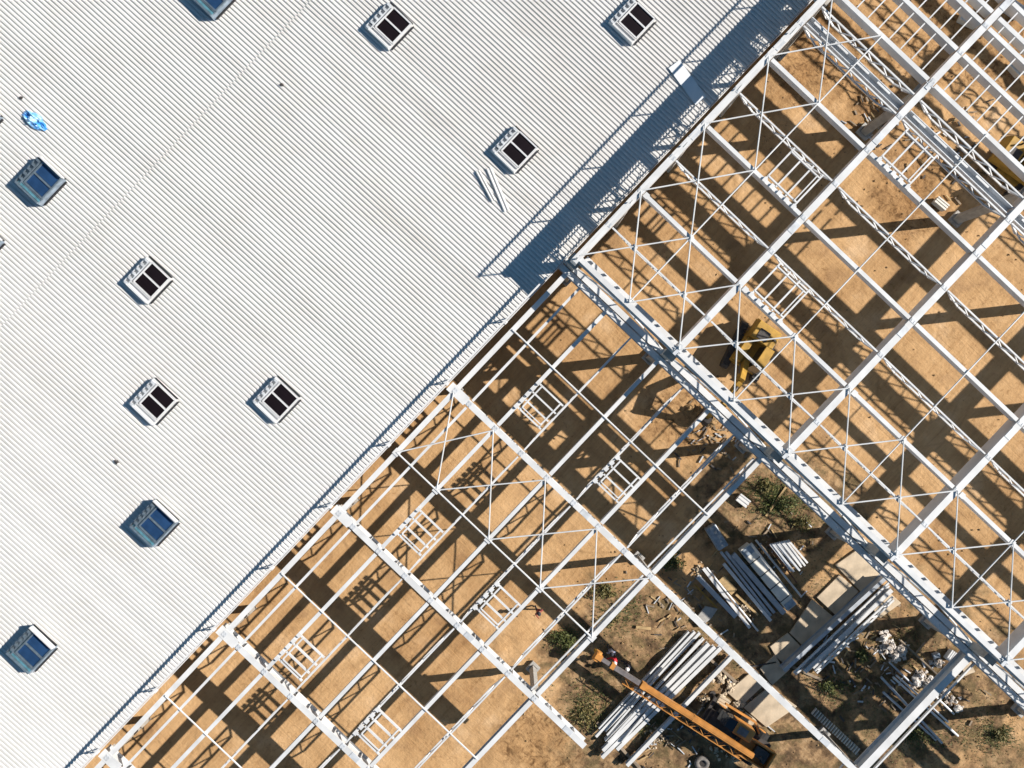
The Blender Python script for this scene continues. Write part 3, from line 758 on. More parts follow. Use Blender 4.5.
# boards and a yellow bar
for i, (p, q, w_, m, lb) in enumerate([((735.7, 594), (758, 615), .16, 'wood', 'pale timber plank lying between the white beams of the stacks'),
      ((721, 578), (734, 592), .55, 'wood', 'brown board pile lying between the steel stacks'),
      ((694.7, 584.5), (717, 608), .10, 'yellow', 'thin yellow bar lying left of the steel stacks'),
      ((766, 516), (786, 487), .14, 'wood', 'straw coloured timber pole lying on the green weed patch'),
      ((636, 627), (651, 628.5), .20, 'wood', 'short pale board lying alone on the soil near the crane boom tip'),
      ((712, 600), (728, 585), .12, 'woodgrey', 'grey batten crossing under the leftmost stack beams'),
      ((744, 668), (776, 662), .10, 'iron', 'dark iron bar lying on the pale road slab')]):
    mb = MB(); h_ = .08 if w_ < .4 else .2
    mb.bar(G(*p, .06 + h_ / 2), G(*q, .06 + h_ / 2), w_, h_); 
    tag(mb.build('plank' if 'wood' in m else 'bar', m), lb, 'plank' if 'wood' in m else 'bar')
mb = MB(); mb.poly([G(x, y)[:2] for x, y in ((693.5, 619.7), (699, 627), (711, 617), (717, 608), (705, 605.6))], 0.02, 0.22)
tag(mb.build('concrete_plate', 'concrete'), 'five sided grey concrete plate left of the steel stacks', 'plate')

# big trusses and beams laid beside the road slabs
def yard_truss(p, q, h, lb, cw=.12):
    mb = MB(); a_, b_ = G(*p, h + .1), G(*q, h + .1); d = (b_ - a_).normalized(); s_ = d.cross(Z)
    mb.bar(a_, b_, cw, cw, drop=cw / 2); o_ = s_ * 0.5
    mb.bar(a_ - Z * (h - cw) + o_, b_ - Z * (h - cw) + o_, cw, cw)
    n = 7
    for i in range(n):
        u = a_.lerp(b_, i / n) - Z * cw / 2; m_ = a_.lerp(b_, (i + .5) / n) - Z * (h - cw) + o_; v = a_.lerp(b_, (i + 1) / n) - Z * cw / 2
        mb.bar(u, m_, .07, .07); mb.bar(m_, v, .07, .07)
    tag(mb.build('steel_truss', 'steel'), lb, 'truss', 'trusses laid out beside the road slabs')
mb = MB(); mb.ibeam(G(784, 671, .95), G(886, 578, .95), .85, .26, .05, .05); tag(mb.build('steel_beam', 'steelgrey'), 'deep grey beam nearest the road slabs in the row of laid out trusses', 'beam', 'trusses laid out beside the road slabs')
yard_truss((794, 673), (889, 583), .9, 'first white truss beside the deep grey beam near the road slabs')
mb = MB(); mb.ibeam(G(805, 672, .75), G(892, 590, .75), .65, .30, .04, .04); tag(mb.build('steel_beam', 'steel'), 'white beam lying between the two laid out trusses', 'beam', 'trusses laid out beside the road slabs')
yard_truss((815, 671), (893, 597), .8, 'outermost white truss beside the weeds, farthest from the road slabs')
mb = MB(); mb.ibeam(G(812, 667, .45), G(852, 628, .45), .35, .40, .04, .04); tag(mb.build('steel_beam', 'steel'), 'short broad white beam tucked under the outermost laid out truss', 'beam', 'trusses laid out beside the road slabs')
sleeper(786, 664, 822, 680, .10, 'timber sleeper under the lower ends of the laid out trusses')
sleeper(868, 580, 900, 606, .10, 'timber sleeper under the upper ends of the laid out trusses')

# road slabs
SL = [([(835, 565), (858, 548), (884, 569), (861, 593)], 'pale road slab nearest the white girder'),
      ([(816, 597), (839, 574), (858, 591), (835, 614)], 'largest sunlit road slab between the stacks and the grey beam'),
      ([(789, 632), (811, 599), (833, 616), (803, 647)], 'road slab with a thin bar on its upper corner beside the grey beam'),
      ([(770, 646), (788, 633), (803, 648), (782, 668)], 'road slab in shade near the lower end of the grey beam'),
      ([(760, 668), (774, 655), (789, 668), (772, 684)], 'small road slab past the lower ends of the laid out trusses'),
      ([(743, 707), (768, 686), (797, 706), (766, 727)], 'big pale road slab under the long white girder by the crane'),
      ([(727, 692), (748, 674), (763, 685), (742, 705)], 'road slab up left of the big pale one'),
      ([(868, 604), (888, 590), (900, 602), (880, 618)], 'narrow road slab under the upper ends of the trusses')]
for pts, nm in SL:
    q = [G(x + random.uniform(-.7, .7), y + random.uniform(-.7, .7))[:2] for x, y in pts][::-1]
    mb = MB(); mb.poly(q, -.02, .14)
    tag(mb.build('road_slab', 'slab', bevel=.02), nm, 'road slab', 'concrete road slabs')

# rubble, pipes, small stuff in the corner yard
def heap(pts, label, n, r0, r1, m='rubble', hmax=.45):
    mb = MB()
    for _ in range(n):
        (x, y, s_) = random.choice(pts); a_ = random.random() * 6.28; d = abs(random.gauss(0, .45)) * s_
        d = min(d, s_); mb.chunk(G(x + d * math.cos(a_), y + d * math.sin(a_), random.uniform(.03, hmax * (1 - d / s_) + .06)), random.uniform(r0, r1), flat=.6)
    return tag(mb.build('rubble_heap', m), label, 'rubble', kind='stuff')
heap([(884, 638, 8), (890, 648, 10), (896, 657, 9), (902, 650, 7)], 'heap of white foam and plaster rubble beside the trusses', 260, .07, .24)
heap([(922, 676, 10), (928, 684, 8), (917, 682, 7), (938, 662, 7)], 'heap of pinkish rubble against the end beam', 220, .07, .24)
heap([(952, 700, 9), (945, 693, 6), (958, 708, 5)], 'small rubble scatter beyond the end beam', 90, .06, .2)
heap([(730, 688, 9), (720, 678, 10), (738, 705, 10), (722, 700, 8)], 'broken brown clods and stones above the crane cab', 160, .06, .22, 'slab', .25)
heap([(702, 700, 14), (745, 610, 14), (700, 570, 10), (655, 740, 12), (735, 757, 9), (716, 750, 10)], 'loose stones scattered around the crane and stacks', 160, .04, .15, 'slab', .12)
PIP = [((900, 640), (937, 674), .11, 'woodgrey', 'timber batten bridging the two rubble heaps'), ((893, 677), (958, 736), .12, 'steel', 'long white pipe passing under the end beam'),
       ((896, 675), (948, 722), .10, 'steel', 'shorter white pipe beside the long pipe under the end beam'), ((881, 677), (942, 743), .14, 'steelgrey', 'grey pipe with a white cap passing under the end beam'),
       ((883, 692), (936, 740), .13, 'steelgrey', 'lower grey pipe nearest the dark weeds'), ((933, 694), (954, 714), .10, 'steel', 'short pale pipe between rubble scatter and end beam'),
       ((889, 662), (912, 684), .10, 'steelgrey', 'grey pipe half buried between the rubble heaps'), ((916, 653), (925, 642), .08, 'woodgrey', 'short stick leaning by the second rubble heap')]
for (p, q, w_, m, lb) in PIP:
    mb = MB(); mb.tube(G(*p, .22), G(*q, .14), w_ / 2 + .02, 8); tag(mb.build('stick' if 'wood' in m else 'pipe', m), lb, 'pipe' if 'wood' not in m else 'stick')
def crate(px, py, sx, sy, h, rz, label, m='white'):
    t = thing('crate', label, 'crate', G(px, py), rz, local=True)
    mb = MB(); mb.box((0, 0, .06), sx, sy, h, base=True)
    mb.build('body', m, t, bevel=.02)
    mb = MB()
    for k in (-1, 0, 1): mb.box((0, k * (sy / 2 - .06), h + .062), sx + .03, .10, .04, base=True)
    mb.build('lid_batten', m, t)
    mb = MB()
    for k in (-1, 1): mb.box((k * sx * .35, 0, 0), .1, sy, .06, base=True)
    mb.build('runner', 'woodgrey', t)
crate(948, 654, .75, .42, .4, R(55), 'white crate between the second rubble heap and the girder')
crate(742, 500, .85, .60, .3, R(-38), 'white block crate beside the green weed patch')
crate(934, 654, .4, .3, .35, R(20), 'small grey blue crate left of the white crate by the girder', 'film')
crate(1011, 12, 1.1, .8, .6, R(-35), 'white crate in the far top right corner under the battens')
crate(966, 22, 1.3, .7, .5, R(-25), 'pale pack standing under the battens of the tall frame', 'panel')
crate(1012, 71, 1.0, .5, .5, R(-48), 'narrow pale pack lower down under the battens', 'panel')
crate(938, 205, .95, .5, .5, R(-40), 'pale crate beside the foot of the inner column', 'panel')
crate(722, 700, .8, .6, .35, R(-30), 'pale pallet load above the crane cab', 'slab')
crate(746, 720, .9, .9, .25, R(-38), 'low pale slab pallet right of the crane cab', 'slab')
mb = MB(); 
mb.add([G(968, 669, .12) + Vector((math.cos(a_) * r_, math.sin(a_) * r_, 0)) for k in range(8) for a_, r_ in (((k + .5) * math.pi / 4, .55 if k % 2 else .36),)] + [G(968, 669, -.02) + Vector((math.cos((k + .5) * math.pi / 4) * (.55 if k % 2 else .36), math.sin((k + .5) * math.pi / 4) * (.55 if k % 2 else .36), 0)) for k in range(8)],
       [tuple(range(8))] + [(k, k + 8, (k + 1) % 8 + 8, (k + 1) % 8) for k in range(8)])
tag(mb.build('concrete_pad', 'slab'), 'star shaped beige concrete pad beyond the end beam', 'pad')
heap([(700, 413, 7), (712, 422, 6), (721, 384, 5), (690, 408, 5)], 'churned clods around the bucket of the excavator', 110, .08, .26, 'clod', .3)
heap([(1003, 162, 9), (985, 170, 8)], 'churned clods beside the excavator at the right edge', 60, .08, .24, 'clod', .3)
mb = MB()
for _ in range(720):
    x, y, rx, ry = random.choice([(690, 600, 50, 40), (740, 700, 30, 25), (900, 680, 60, 45), (670, 730, 50, 30), (770, 560, 50, 40), (850, 650, 50, 40), (960, 140, 50, 50), (720, 440, 40, 30), (880, 120, 30, 30)])
    c = G(x + random.gauss(0, .5) * rx, y + random.gauss(0, .5) * ry, .05); a_ = random.choice([TH, TH + 1.57, random.random() * 3.14]) + random.gauss(0, .2); l_ = random.uniform(.15, .7)
    d = Vector((math.cos(a_), math.sin(a_), random.uniform(-.1, .1))) * l_ / 2; mb.bar(c - d, c + d, random.uniform(.04, .12), random.uniform(.03, .09), mi=random.choice([0, 0, 1, 2, 3]))
tag(mb.build('loose_scrap', ['woodgrey', 'wood', 'steel2', 'iron']), 'offcuts of timber and metal littered over the storage yard', 'scrap', kind='stuff')
# a row of short white slats
sr = thing('slat_row', 'row of short white slats standing on edge beside the column foot', 'slats', G(836, 731))
for i in range(20):
    c = G(814 + 43 * i / 19, 711 + 40 * i / 19, .12); mb = MB(); mb.bar(c - Vector((.16, .2, 0)), c + Vector((.16, .2, 0)), .05, .22); mb.build('slat', 'panel', sr)
mb = MB(); mb.bar(G(812, 713, .03), G(858, 755, .03), .2, .06); mb.build('rail', 'woodgrey', sr)
# loose tyre
def torus(c, Rr, r, n=24, k=10):
    mb = MB(); V = [Vector(c) + Vector(((Rr + r * math.cos(j * 2 * math.pi / k)) * math.cos(i * 2 * math.pi / n), (Rr + r * math.cos(j * 2 * math.pi / k)) * math.sin(i * 2 * math.pi / n), r * 0.95 * math.sin(j * 2 * math.pi / k))) for i in range(n) for j in range(k)]
    mb.add(V, [(i * k + j, ((i + 1) % n) * k + j, ((i + 1) % n) * k + (j + 1) % k, i * k + (j + 1) % k) for i in range(n) for j in range(k)]); return mb
tt = thing('tyre', 'dusty tyre lying flat on the ground below the crane', 'tyre', G(702, 763))
torus(G(702, 763, .2), .36, .17).build('casing', 'tyre', tt, smooth=True)
mb = MB(); mb.tube(G(702, 763, .08), G(702, 763, .2), .22, 16); mb.build('rim', 'iron', tt)

# ------------------------------------------------------------------ mobile crane
cb0 = G(752, 752, 2.6); ct = G(599, 655, 1.9)
bd = Vector((cb0.x - ct.x, cb0.y - ct.y, 0)); bl = bd.length; ang = math.atan2(-bd.y, -bd.x)
cr = thing('mobile_crane', 'orange mobile crane with a long lowered telescopic boom over the beam stack', 'crane', G(750, 751, 2.6).xy.to_3d(), ang, local=True)
# local frame: +x along the boom towards its tip, origin on the ground under the slew ring
mb = MB()
mb.bar((-1.7, 0, .95), (3.0, 0, .95), 1.5, 0.45); mb.bar((-1.5, 0, 1.24), (2.8, 0, 1.24), 1.7, 0.10)
mb.tube((0, 0, 1.30), (0, 0, 1.60), .7, 20)
mb.build('chassis', 'iron', cr)
for x in (-.9, 2.3):
    for s_ in (-1, 1):
        mb = MB(); mb.tube((x, s_ * 0.80, .58), (x, s_ * 1.2, .58), .58, 18); wl = mb.build('wheel', 'black', cr)
        mb = MB(); mb.tube((x, s_ * 1.19, .58), (x, s_ * 1.23, .58), .28, 12); mb.build('rim', 'orange', wl)
for x in (3.1,):
    mb = MB(); mb.bar((x, -1.5, .8), (x, 1.5, .8), .2, .2)
    for s_ in (-1, 1): mb.tube((x, s_ * 1.45, .06), (x, s_ * 1.45, .75), .07, 8); mb.tube((x, s_ * 1.45, 0), (x, s_ * 1.45, .06), .22, 12)
    mb.build('outrigger', 'iron', cr)
# superstructure
mb = MB()
mb.bar((-1.75, 0.70, 1.9), (.5, 0.70, 1.9), .10, .5); mb.bar((-1.75, -.62, 1.9), (.5, -.62, 1.9), .10, .5); mb.bar((-1.78, -.66, 1.9), (-1.78, .74, 1.9), .12, .6)
mb.box((-.6, .04, 1.62), 2.2, 1.2, .08, base=True)
mb.build('turntable', 'orange', cr)
mb = MB(); mb.box((-.9, -.1, 1.72), .8, .7, .35, base=True); mb.chunk((-.5, .2, 2.0), .25); mb.chunk((-1.1, .15, 2.05), .24); mb.tube((-1.4, -.4, 1.9), (-1.4, .4, 1.9), .18, 12); mb.build('engine', 'iron', cr)
mb = MB(); mb.hexa([Vector(p) for p in ((.3, -1.3, 1.55), (1.8, -1.3, 1.55), (1.8, -.42, 1.55), (.3, -.42, 1.55), (.3, -1.27, 2.65), (1.65, -1.27, 2.65), (1.65, -.42, 2.65), (.3, -.42, 2.65))])
oc = mb.build('operator_cab', 'orange', cr, bevel=.06)
mb = MB(); mb.box((1.1, -.85, 2.655), .7, .5, .03, base=True); mb.build('roof_hatch', 'boomgrey', oc)
mb = MB(); mb.hexa([Vector(p) for p in ((1.82, -1.26, 1.6), (2.6, -1.2, 1.6), (2.6, -.48, 1.6), (1.82, -.44, 1.6), (1.66, -1.24, 2.6), (2.25, -1.2, 2.5), (2.25, -.5, 2.5), (1.66, -.46, 2.6))]); mb.build('windscreen', 'darkglass', oc)
mb = MB(); mb.bar((.2, -1.62, 1.5), (2.6, -1.62, 1.5), .12, .25); mb.bar((.2, -1.62, 1.5), (-.4, -1.1, 1.5), .1, .2); mb.build('side_step', 'orange', cr)
# boom: three nested sections, slightly inclined
y0 = .12; z0, z1 = 2.75, 1.85; LB_ = bl - .1
def bp(t, dz=0): return Vector((.0 + LB_ * t, y0, z0 + (z1 - z0) * t + dz))
mb = MB(); mb.bar(bp(-.02), bp(.70), .36, .42); mb.bar(bp(-.02, .213), bp(.70, .213), .16, .03); mb.bar(bp(.68), bp(.71), .44, .50); mb.bar(bp(.36), bp(.37), .40, .46)
bm = mb.build('boom', 'orange', cr)
mb = MB(); mb.bar(bp(.72), bp(.90), .30, .34); mb.bar(bp(.895), bp(.99), .24, .28); mb.build('inner_boom', 'boomgrey', bm)
mb = MB(); mb.bar(bp(.885), bp(.91), .38, .42); mb.bar(bp(.97), bp(1.01), .36, .4); mb.tube(bp(1.0) - Vector((0, .34, .1)), bp(1.0) + Vector((0, .34, -.1)), .24, 14); mb.build('boom_head', 'orange', bm)
mb = MB(); mb.tube(bp(1.0) - Z * .25, bp(1.0) - Z * .9, .02, 6); mb.tube(bp(1.0) - Z * 1.25, bp(1.0) - Z * .85, .13, 10, r1=.06); mb.build('hook', 'yellow', bm)
mb = MB(); mb.tube(Vector((.9, y0, 1.95)), bp(.30, -.36), .14, 12); mb.build('lift_ram', 'boomgrey', cr)
# lattice jib stowed along the boom
mb = MB(); n = 16; yj = y0 + .48
def jp(t, s_, u): return Vector((LB_ * t, yj + s_ * (.22 - .05 * t), z0 - .25 + (z1 - z0) * t + u * .2))
for s_ in (-1, 1):
    for u in (-1, 1): mb.bar(jp(.02, s_, u), jp(.80, s_, u), .05, .05)
for i in range(n):
    t0 = .02 + .78 * i / n; t1 = .02 + .78 * (i + 1) / n; a_ = 1 if i % 2 else -1
    mb.bar(jp(t0, a_, 1), jp(t1, -a_, 1), .035, .035); mb.bar(jp(t0, a_, -1), jp(t1, -a_, -1), .035, .035); mb.bar(jp(t0, 1, a_), jp(t1, 1, -a_), .035, .035); mb.bar(jp(t0, -1, a_), jp(t1, -1, -a_), .035, .035)
for t in (.1, .45, .8): mb.bar(jp(t, -1, 0), Vector((LB_ * t, y0 + .24, z0 - .25 + (z1 - z0) * t)), .1, .1)
mb.build('jib', 'orange', cr)

# ------------------------------------------------------------------ excavators
def excavator(px, py, head, slew, reach, label):
    t = thing('excavator', label, 'excavator', G(px, py), head, local=True)
    for s_ in (-1, 1):
        mb = MB(); Lh = 1.75; r = .40; V = []; n = 10
        prof = [(Lh * 0.78 + r * math.cos(x), r + r * math.sin(x)) for x in [-math.pi / 2 + math.pi * k / n for k in range(n + 1)]] + [(-Lh * .78 + r * math.cos(x), r + r * math.sin(x)) for x in [math.pi / 2 + math.pi * k / n for k in range(n + 1)]]
        m_ = len(prof)
        for y in (s_ * 1.12 - .24, s_ * 1.12 + .24): V += [Vector((x, y, z)) for x, z in prof]
        mb.add(V, [(i, (i + 1) % m_, m_ + (i + 1) % m_, m_ + i) for i in range(m_)] + [tuple(range(m_ - 1, -1, -1)), tuple(range(m_, 2 * m_))])
        tr = mb.build('track', 'iron', t)
        mb = MB()
        for i in range(14): mb.box((-1.5 + 3.0 * i / 13, s_ * 1.12, 2 * r + .02), .08, .50, .05)
        mb.build('grouser', 'yellow' if s_ > 5 else 'iron', tr)
    mb = MB(); mb.box((0, 0, .45), 2.4, 2.0, .35, base=True); mb.tube((0, 0, .8), (0, 0, 1.0), .6, 18); mb.build('undercarriage', 'yellow', t)
    u = bpy.data.objects.new('upper_body', None)
    c_, s2 = math.cos(slew), math.sin(slew)
    def W(x, y, z):
        y *= 0.74; return Vector((x * c_ - y * s2, x * s2 + y * c_, z))
    mb = MB(); mb.hexa([W(*p) for p in ((-2.1, -1.3, 1.0), (1.3, -1.3, 1.0), (1.3, 1.3, 1.0), (-2.1, 1.3, 1.0), (-2.0, -1.25, 1.35), (1.25, -1.25, 1.35), (1.25, 1.25, 1.35), (-2.0, 1.25, 1.35))])
    mb.hexa([W(*p) for p in ((-2.1, -1.28, 1.36), (-.6, -1.28, 1.36), (-.6, 1.28, 1.36), (-2.1, 1.28, 1.36), (-1.9, -1.15, 2.15), (-.65, -1.15, 2.15), (-.65, 1.15, 2.15), (-1.9, 1.15, 2.15))])
    mb.hexa([W(*p) for p in ((-.58, -1.25, 1.36), (1.2, -1.25, 1.36), (1.2, -.45, 1.36), (-.58, -.45, 1.36), (-.58, -1.2, 1.85), (1.1, -1.2, 1.85), (1.1, -.5, 1.85), (-.58, -.5, 1.85))])
    up = mb.build('upper_body', 'yellow', t, bevel=.04)
    mb = MB(); mb.hexa([W(*p) for p in ((-1.5, -.7, 2.155), (-.8, -.7, 2.155), (-.8, .3, 2.155), (-1.5, .3, 2.155), (-1.5, -.7, 2.2), (-.8, -.7, 2.2), (-.8, .3, 2.2), (-1.5, .3, 2.2))]); mb.tube(W(-1.2, .8, 2.1), W(-1.2, .8, 2.6), .07, 8); mb.build('engine_grille', 'iron', up)
    mb = MB(); mb.hexa([W(*p) for p in ((-.5, .35, 1.36), (1.25, .35, 1.36), (1.25, 1.27, 1.36), (-.5, 1.27, 1.36), (-.45, .42, 2.85), (.95, .42, 2.85), (.95, 1.2, 2.85), (-.45, 1.2, 2.85))])
    cbn = mb.build('cab', 'darkglass', t)
    mb = MB(); mb.hexa([W(*p) for p in ((-.52, .36, 2.855), (1.0, .36, 2.855), (1.0, 1.26, 2.855), (-.52, 1.26, 2.855), (-.48, .4, 2.93), (.95, .4, 2.93), (.95, 1.22, 2.93), (-.48, 1.22, 2.93))]); mb.build('cab_roof', 'yellow', cbn)
    k = reach
    P0, P1, P2, P3 = W(1.0, -.05, 1.7), W(1.0 + 1.5 * k, -.05, 3.6), W(1.0 + 3.3 * k, -.05, 3.2), W(1.0 + 4.3 * k, -.05, 1.2)
    mb = MB(); mb.bar(P0, P1, .38, .55, w1=.38, h1=.62); mb.bar(P1, P2, .38, .62, h1=.36); mb.build('boom', 'yellow', t, bevel=.02)
    mb = MB(); mb.bar(P2 + (P2 - P3).normalized() * .5, P3, .3, .45, h1=.28); mb.build('stick', 'yellow', t)
    mb = MB()
    for s_ in (-.24, .24): mb.tube(W(1.2, -.05 + s_, 1.45), P1.lerp(P0, .35) + W(0, s_, 0), .07, 8)
    mb.tube(P1.lerp(P2, .2) + Z * .4, P2 + (P2 - P3).normalized() * .45 + Z * .1, .07, 8); mb.build('ram', 'boomgrey', t)
    mb = MB(); q = P3
    e = W(1, 0, 0) - W(0, 0, 0); l = W(0, 1, 0) - W(0, 0, 0)
    prof = [(-.1, .1), (.35, 0), (.55, -.4), (.35, -.85), (-.2, -1.0), (-.65, -.8)]
    V = [q + e * x + Z * z + l * s_ for s_ in (-.5, .5) for x, z in prof]; m_ = len(prof)
    mb.add(V, [(i, i + 1, m_ + i + 1, m_ + i) for i in range(m_ - 1)] + [(0, 1, 2, 3), (0, 3, 4, 5), (m_, m_ + 3, m_ + 2, m_ + 1), (m_, m_ + 5, m_ + 4, m_ + 3)])
    for s_ in (-.4, -.13, .13, .4): mb.bar(q + e * -.65 + Z * -.8 + l * s_, q + e * -.85 + Z * -.68 + l * s_, .07, .05)
    bk = mb.build('bucket', 'iron', t); sd = bk.modifiers.new('thickness', 'SOLIDIFY'); sd.thickness = .04
    return t
excavator(747, 352, R(64), R(172), 1.02, 'yellow excavator reaching under the white girder from the tall frame')
excavator(1012, 170, R(40), R(-75), 0.7, 'yellow excavator at the right edge under the valley gutter')

# ------------------------------------------------------------------ people
def person(px, py, face, top, label, arms=(0.15, 0.15), lean=0.0, helmet='helmet', stride=.12):
    t = thing('person', label, 'person', G(px, py), face, local=True)
    J = {'pelvis': (0, 0, .95), 'waist': (lean * .3, 0, 1.1), 'chest': (lean * .7, 0, 1.35), 'neck': (lean, 0, 1.5), 'head': (lean + .04, 0, 1.62), 'crown': (lean + .04, 0, 1.72)}
    for s_, nm in ((1, 'l'), (-1, 'r')):
        st = stride * s_
        J['hip' + nm] = (0, s_ * .09, .90); J['knee' + nm] = (st * .6 + .03, s_ * .11, .50); J['ankle' + nm] = (st, s_ * .11, .08); J['toe' + nm] = (st + .17, s_ * .13, .04)
        ar = arms[0] if s_ > 0 else arms[1]
        J['sh' + nm] = (lean * .9, s_ * .19, 1.42); J['el' + nm] = (lean * .8 + ar * .5, s_ * .27, 1.14); J['wr' + nm] = (lean * .8 + ar * 1.6, s_ * .25, .93 + ar * .3); J['ha' + nm] = (lean * .8 + ar * 1.9, s_ * .24, .84 + ar * .35)
    keys = list(J); idx = {k: i for i, k in enumerate(keys)}
    E = [('pelvis', 'waist'), ('waist', 'chest'), ('chest', 'neck'), ('neck', 'head'), ('head', 'crown')]
    for nm in 'lr': E += [('pelvis', 'hip' + nm), ('hip' + nm, 'knee' + nm), ('knee' + nm, 'ankle' + nm), ('ankle' + nm, 'toe' + nm), ('chest', 'sh' + nm), ('sh' + nm, 'el' + nm), ('el' + nm, 'wr' + nm), ('wr' + nm, 'ha' + nm)]
    rad = {'pelvis': .15, 'waist': .14, 'chest': .17, 'neck': .065, 'head': .105, 'crown': .085, 'hip': .095, 'knee': .065, 'ankle': .05, 'toe': .045, 'sh': .085, 'el': .055, 'wr': .04, 'ha': .045}
    me = bpy.data.meshes.new('body'); me.from_pydata([J[k] for k in keys], [(idx[a_], idx[b_]) for a_, b_ in E], [])
    o = bpy.data.objects.new('body', me); COL.objects.link(o)
    sk = o.modifiers.new('skin', 'SKIN'); sb = o.modifiers.new('sub', 'SUBSURF'); sb.levels = 1; sb.render_levels = 1
    bpy.context.view_layer.update()
    for i, k in enumerate(keys):
        r_ = rad[k] if k in rad else rad[k[:-1]]
        me.skin_vertices[0].data[i].radius = (r_, r_)
    me.skin_vertices[0].data[idx['pelvis']].use_root = True
    dg = bpy.context.evaluated_depsgraph_get(); dg.update()
    ev = bpy.data.meshes.new_from_object(o.evaluated_get(dg))
    bpy.data.objects.remove(o)
    b = bpy.data.objects.new('body', ev); COL.objects.link(b); b.parent = t; ORG[b.name] = Vector((0, 0, 0))
    ev.materials.clear()
    for m_ in (top, 'cloth', 'skin'): ev.materials.append(M[m_])
    for pl in ev.polygons:
        c = pl.center; pl.use_smooth = True
        pl.material_index = 2 if (c.z > 1.50 or (abs(c.y) > .18 and c.z < .95 and c.z > .7)) else (0 if c.z > .93 else 1)
    hx = lean + .04
    mb = MB(); n = 14
    V = [Vector((hx + .135 * math.cos(2 * math.pi * i / n) * c_, .12 * math.sin(2 * math.pi * i / n) * c_, 1.67 + z)) for c_, z in ((1.15, 0), (1.0, .01), (.95, .07), (.6, .125), (.1, .145)) for i in range(n)]
    mb.add(V, [(k * n + i, k * n + (i + 1) % n, (k + 1) * n + (i + 1) % n, (k + 1) * n + i) for k in range(4) for i in range(n)]); mb.build('helmet' if helmet == 'helmet' else 'hair', helmet, t, smooth=True)
    mb = MB(); mb.chunk((hx + .115, 0, 1.60), .025); mb.build('nose', 'skin', t)
    return t
person(538, 607, R(-60), 'clothred', 'person in a brown red jacket walking alone on the sand below the frame', (.1, .25), helmet='cloth', stride=.22)
person(614, 655, R(200), 'red', 'person in a red jacket and white helmet beside the crane boom head', (.25, .3), lean=.12)
person(609, 646, R(-80), 'clothgrey', 'person in a grey blue jacket standing behind the red jacketed one', (.2, .1), helmet='cloth')
person(628, 663, R(160), 'cloth', 'person in dark clothes and white helmet bending near the crane boom', (.3, .3), lean=.25)

# ------------------------------------------------------------------ weeds and bushes
def bush(px, py, rx, ry, h, n, label, m='leaf'):
    t = thing('bush', label, 'bush', G(px, py))
    c = G(px, py); mb = MB()
    cl = [(random.gauss(0, .4), random.gauss(0, .4), random.uniform(.2, 1)) for _ in range(9)]
    for _ in range(n):
        q = random.choice(cl); x = (q[0] + random.gauss(0, .24)) * rx; y = (q[1] + random.gauss(0, .24)) * ry; z = max(.03, (q[2] * random.uniform(.3, 1)) * h)
        p = c + Vector((x, y, z)); s_ = random.uniform(.05, .13); d = Vector((random.gauss(0, 1), random.gauss(0, 1), random.gauss(0, .5))).normalized(); e = d.cross(Vector((random.gauss(0, 1), random.gauss(0, 1), random.gauss(0, 1)))).normalized()
        mb.add([p, p + d * s_ + e * s_ * .45, p + d * s_ * 2, p + d * s_ - e * s_ * .45], [(0, 1, 2, 3)])
    mb.build('foliage', m, t)
    mb = MB()
    for q in cl: mb.tube(c, c + Vector((q[0] * rx, q[1] * ry, q[2] * h)), .018, 5, r1=.006)
    mb.build('stem', 'stem', t)
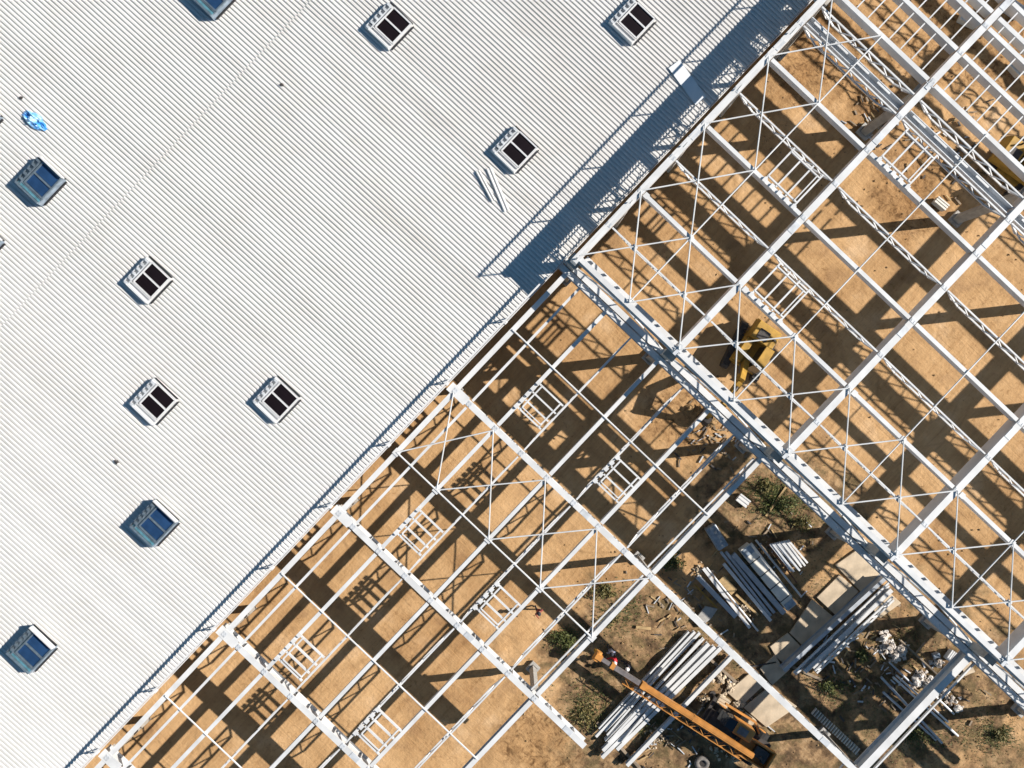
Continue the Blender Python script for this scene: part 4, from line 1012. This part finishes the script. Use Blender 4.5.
BU = [((565, 640), .8, .7, .7, 700, 'dense green bush growing beside the white double beam left of the crane', 'leaf'),
      ((603, 590), .9, .6, .45, 420, 'straggly green bush above the double beam near a column foot', 'leafdry'),
      ((612, 620), .6, .5, .35, 220, 'small pale bush close to the double beam', 'leafdry'),
      ((860, 655), .5, .5, .5, 330, 'bright green bush beside the outermost laid out truss', 'leaf'),
      ((828, 686), .8, .6, .5, 380, 'green bush below the lower ends of the laid out trusses', 'leaf'),
      ((1000, 733), .45, .4, .45, 200, 'small tufted bush at the lower right in front of shade', 'leafdry'),
      ((915, 735), 1.0, .6, .5, 380, 'dark bush beside the long pipes at the bottom right', 'leaf'),
      ((585, 715), .9, 1.1, .4, 420, 'dry bush right of the short girder end', 'leafdry'),
      ((676, 562), .5, .4, .35, 170, 'small bush by a column foot left of the stacks', 'leaf'),
      ((780, 505), 1.0, .7, .5, 520, 'largest green bush in the weed patch beside the white girder', 'leaf'),
      ((800, 522), .7, .5, .4, 300, 'bush at the lower end of the weed patch by the girder', 'leafdry'),
      ((763, 487), .7, .5, .4, 300, 'bush at the upper end of the weed patch by the girder', 'leafdry')]
for (p, rx, ry, h, n, lb, m) in BU: bush(*p, rx, ry, h, n, lb, m)
def weeds(spots, n, label, m):
    mb = MB()
    for _ in range(n):
        (x, y, rx, ry) = random.choice(spots)
        p = G(x + random.gauss(0, .5) * rx, y + random.gauss(0, .5) * ry, 0); k = random.randint(2, 5)
        for _ in range(k):
            d = Vector((random.gauss(0, 1), random.gauss(0, 1), random.uniform(.3, 1.2))).normalized(); s_ = random.uniform(.06, .18); e = d.cross(Z).normalized() * random.uniform(.012, .03)
            mb.add([p - e, p + e, p + d * s_], [(0, 1, 2)])
    return tag(mb.build('weeds', m), label, 'weeds', kind='stuff')
weeds([(780, 500, 32, 20), (840, 690, 30, 22), (920, 740, 50, 20), (590, 705, 25, 30), (620, 610, 28, 25), (565, 640, 16, 12), (1000, 735, 16, 14), (670, 560, 10, 10), (650, 720, 25, 20), (780, 498, 30, 18), (785, 505, 26, 16), (770, 490, 24, 14)], 4600, 'low green weeds growing over the storage yard soil', 'leaf')
weeds([(800, 560, 60, 70), (900, 700, 80, 50), (600, 700, 50, 50), (700, 660, 50, 40), (985, 730, 30, 30), (900, 640, 40, 30)], 2600, 'dry yellow weeds scattered over the storage yard soil', 'leafdry')
mb = MB()
for _ in range(900):
    x, y = random.choice([(random.uniform(560, 1020), random.uniform(520, 768)), (random.uniform(760, 1024), random.uniform(0, 240)), (random.uniform(500, 1024), random.uniform(240, 760))])
    mb.chunk(G(x, y, .0), random.uniform(.03, .10), flat=.6)
tag(mb.build('pebbles', 'clod'), 'loose clods and stones scattered over the sand', 'stones', kind='stuff')
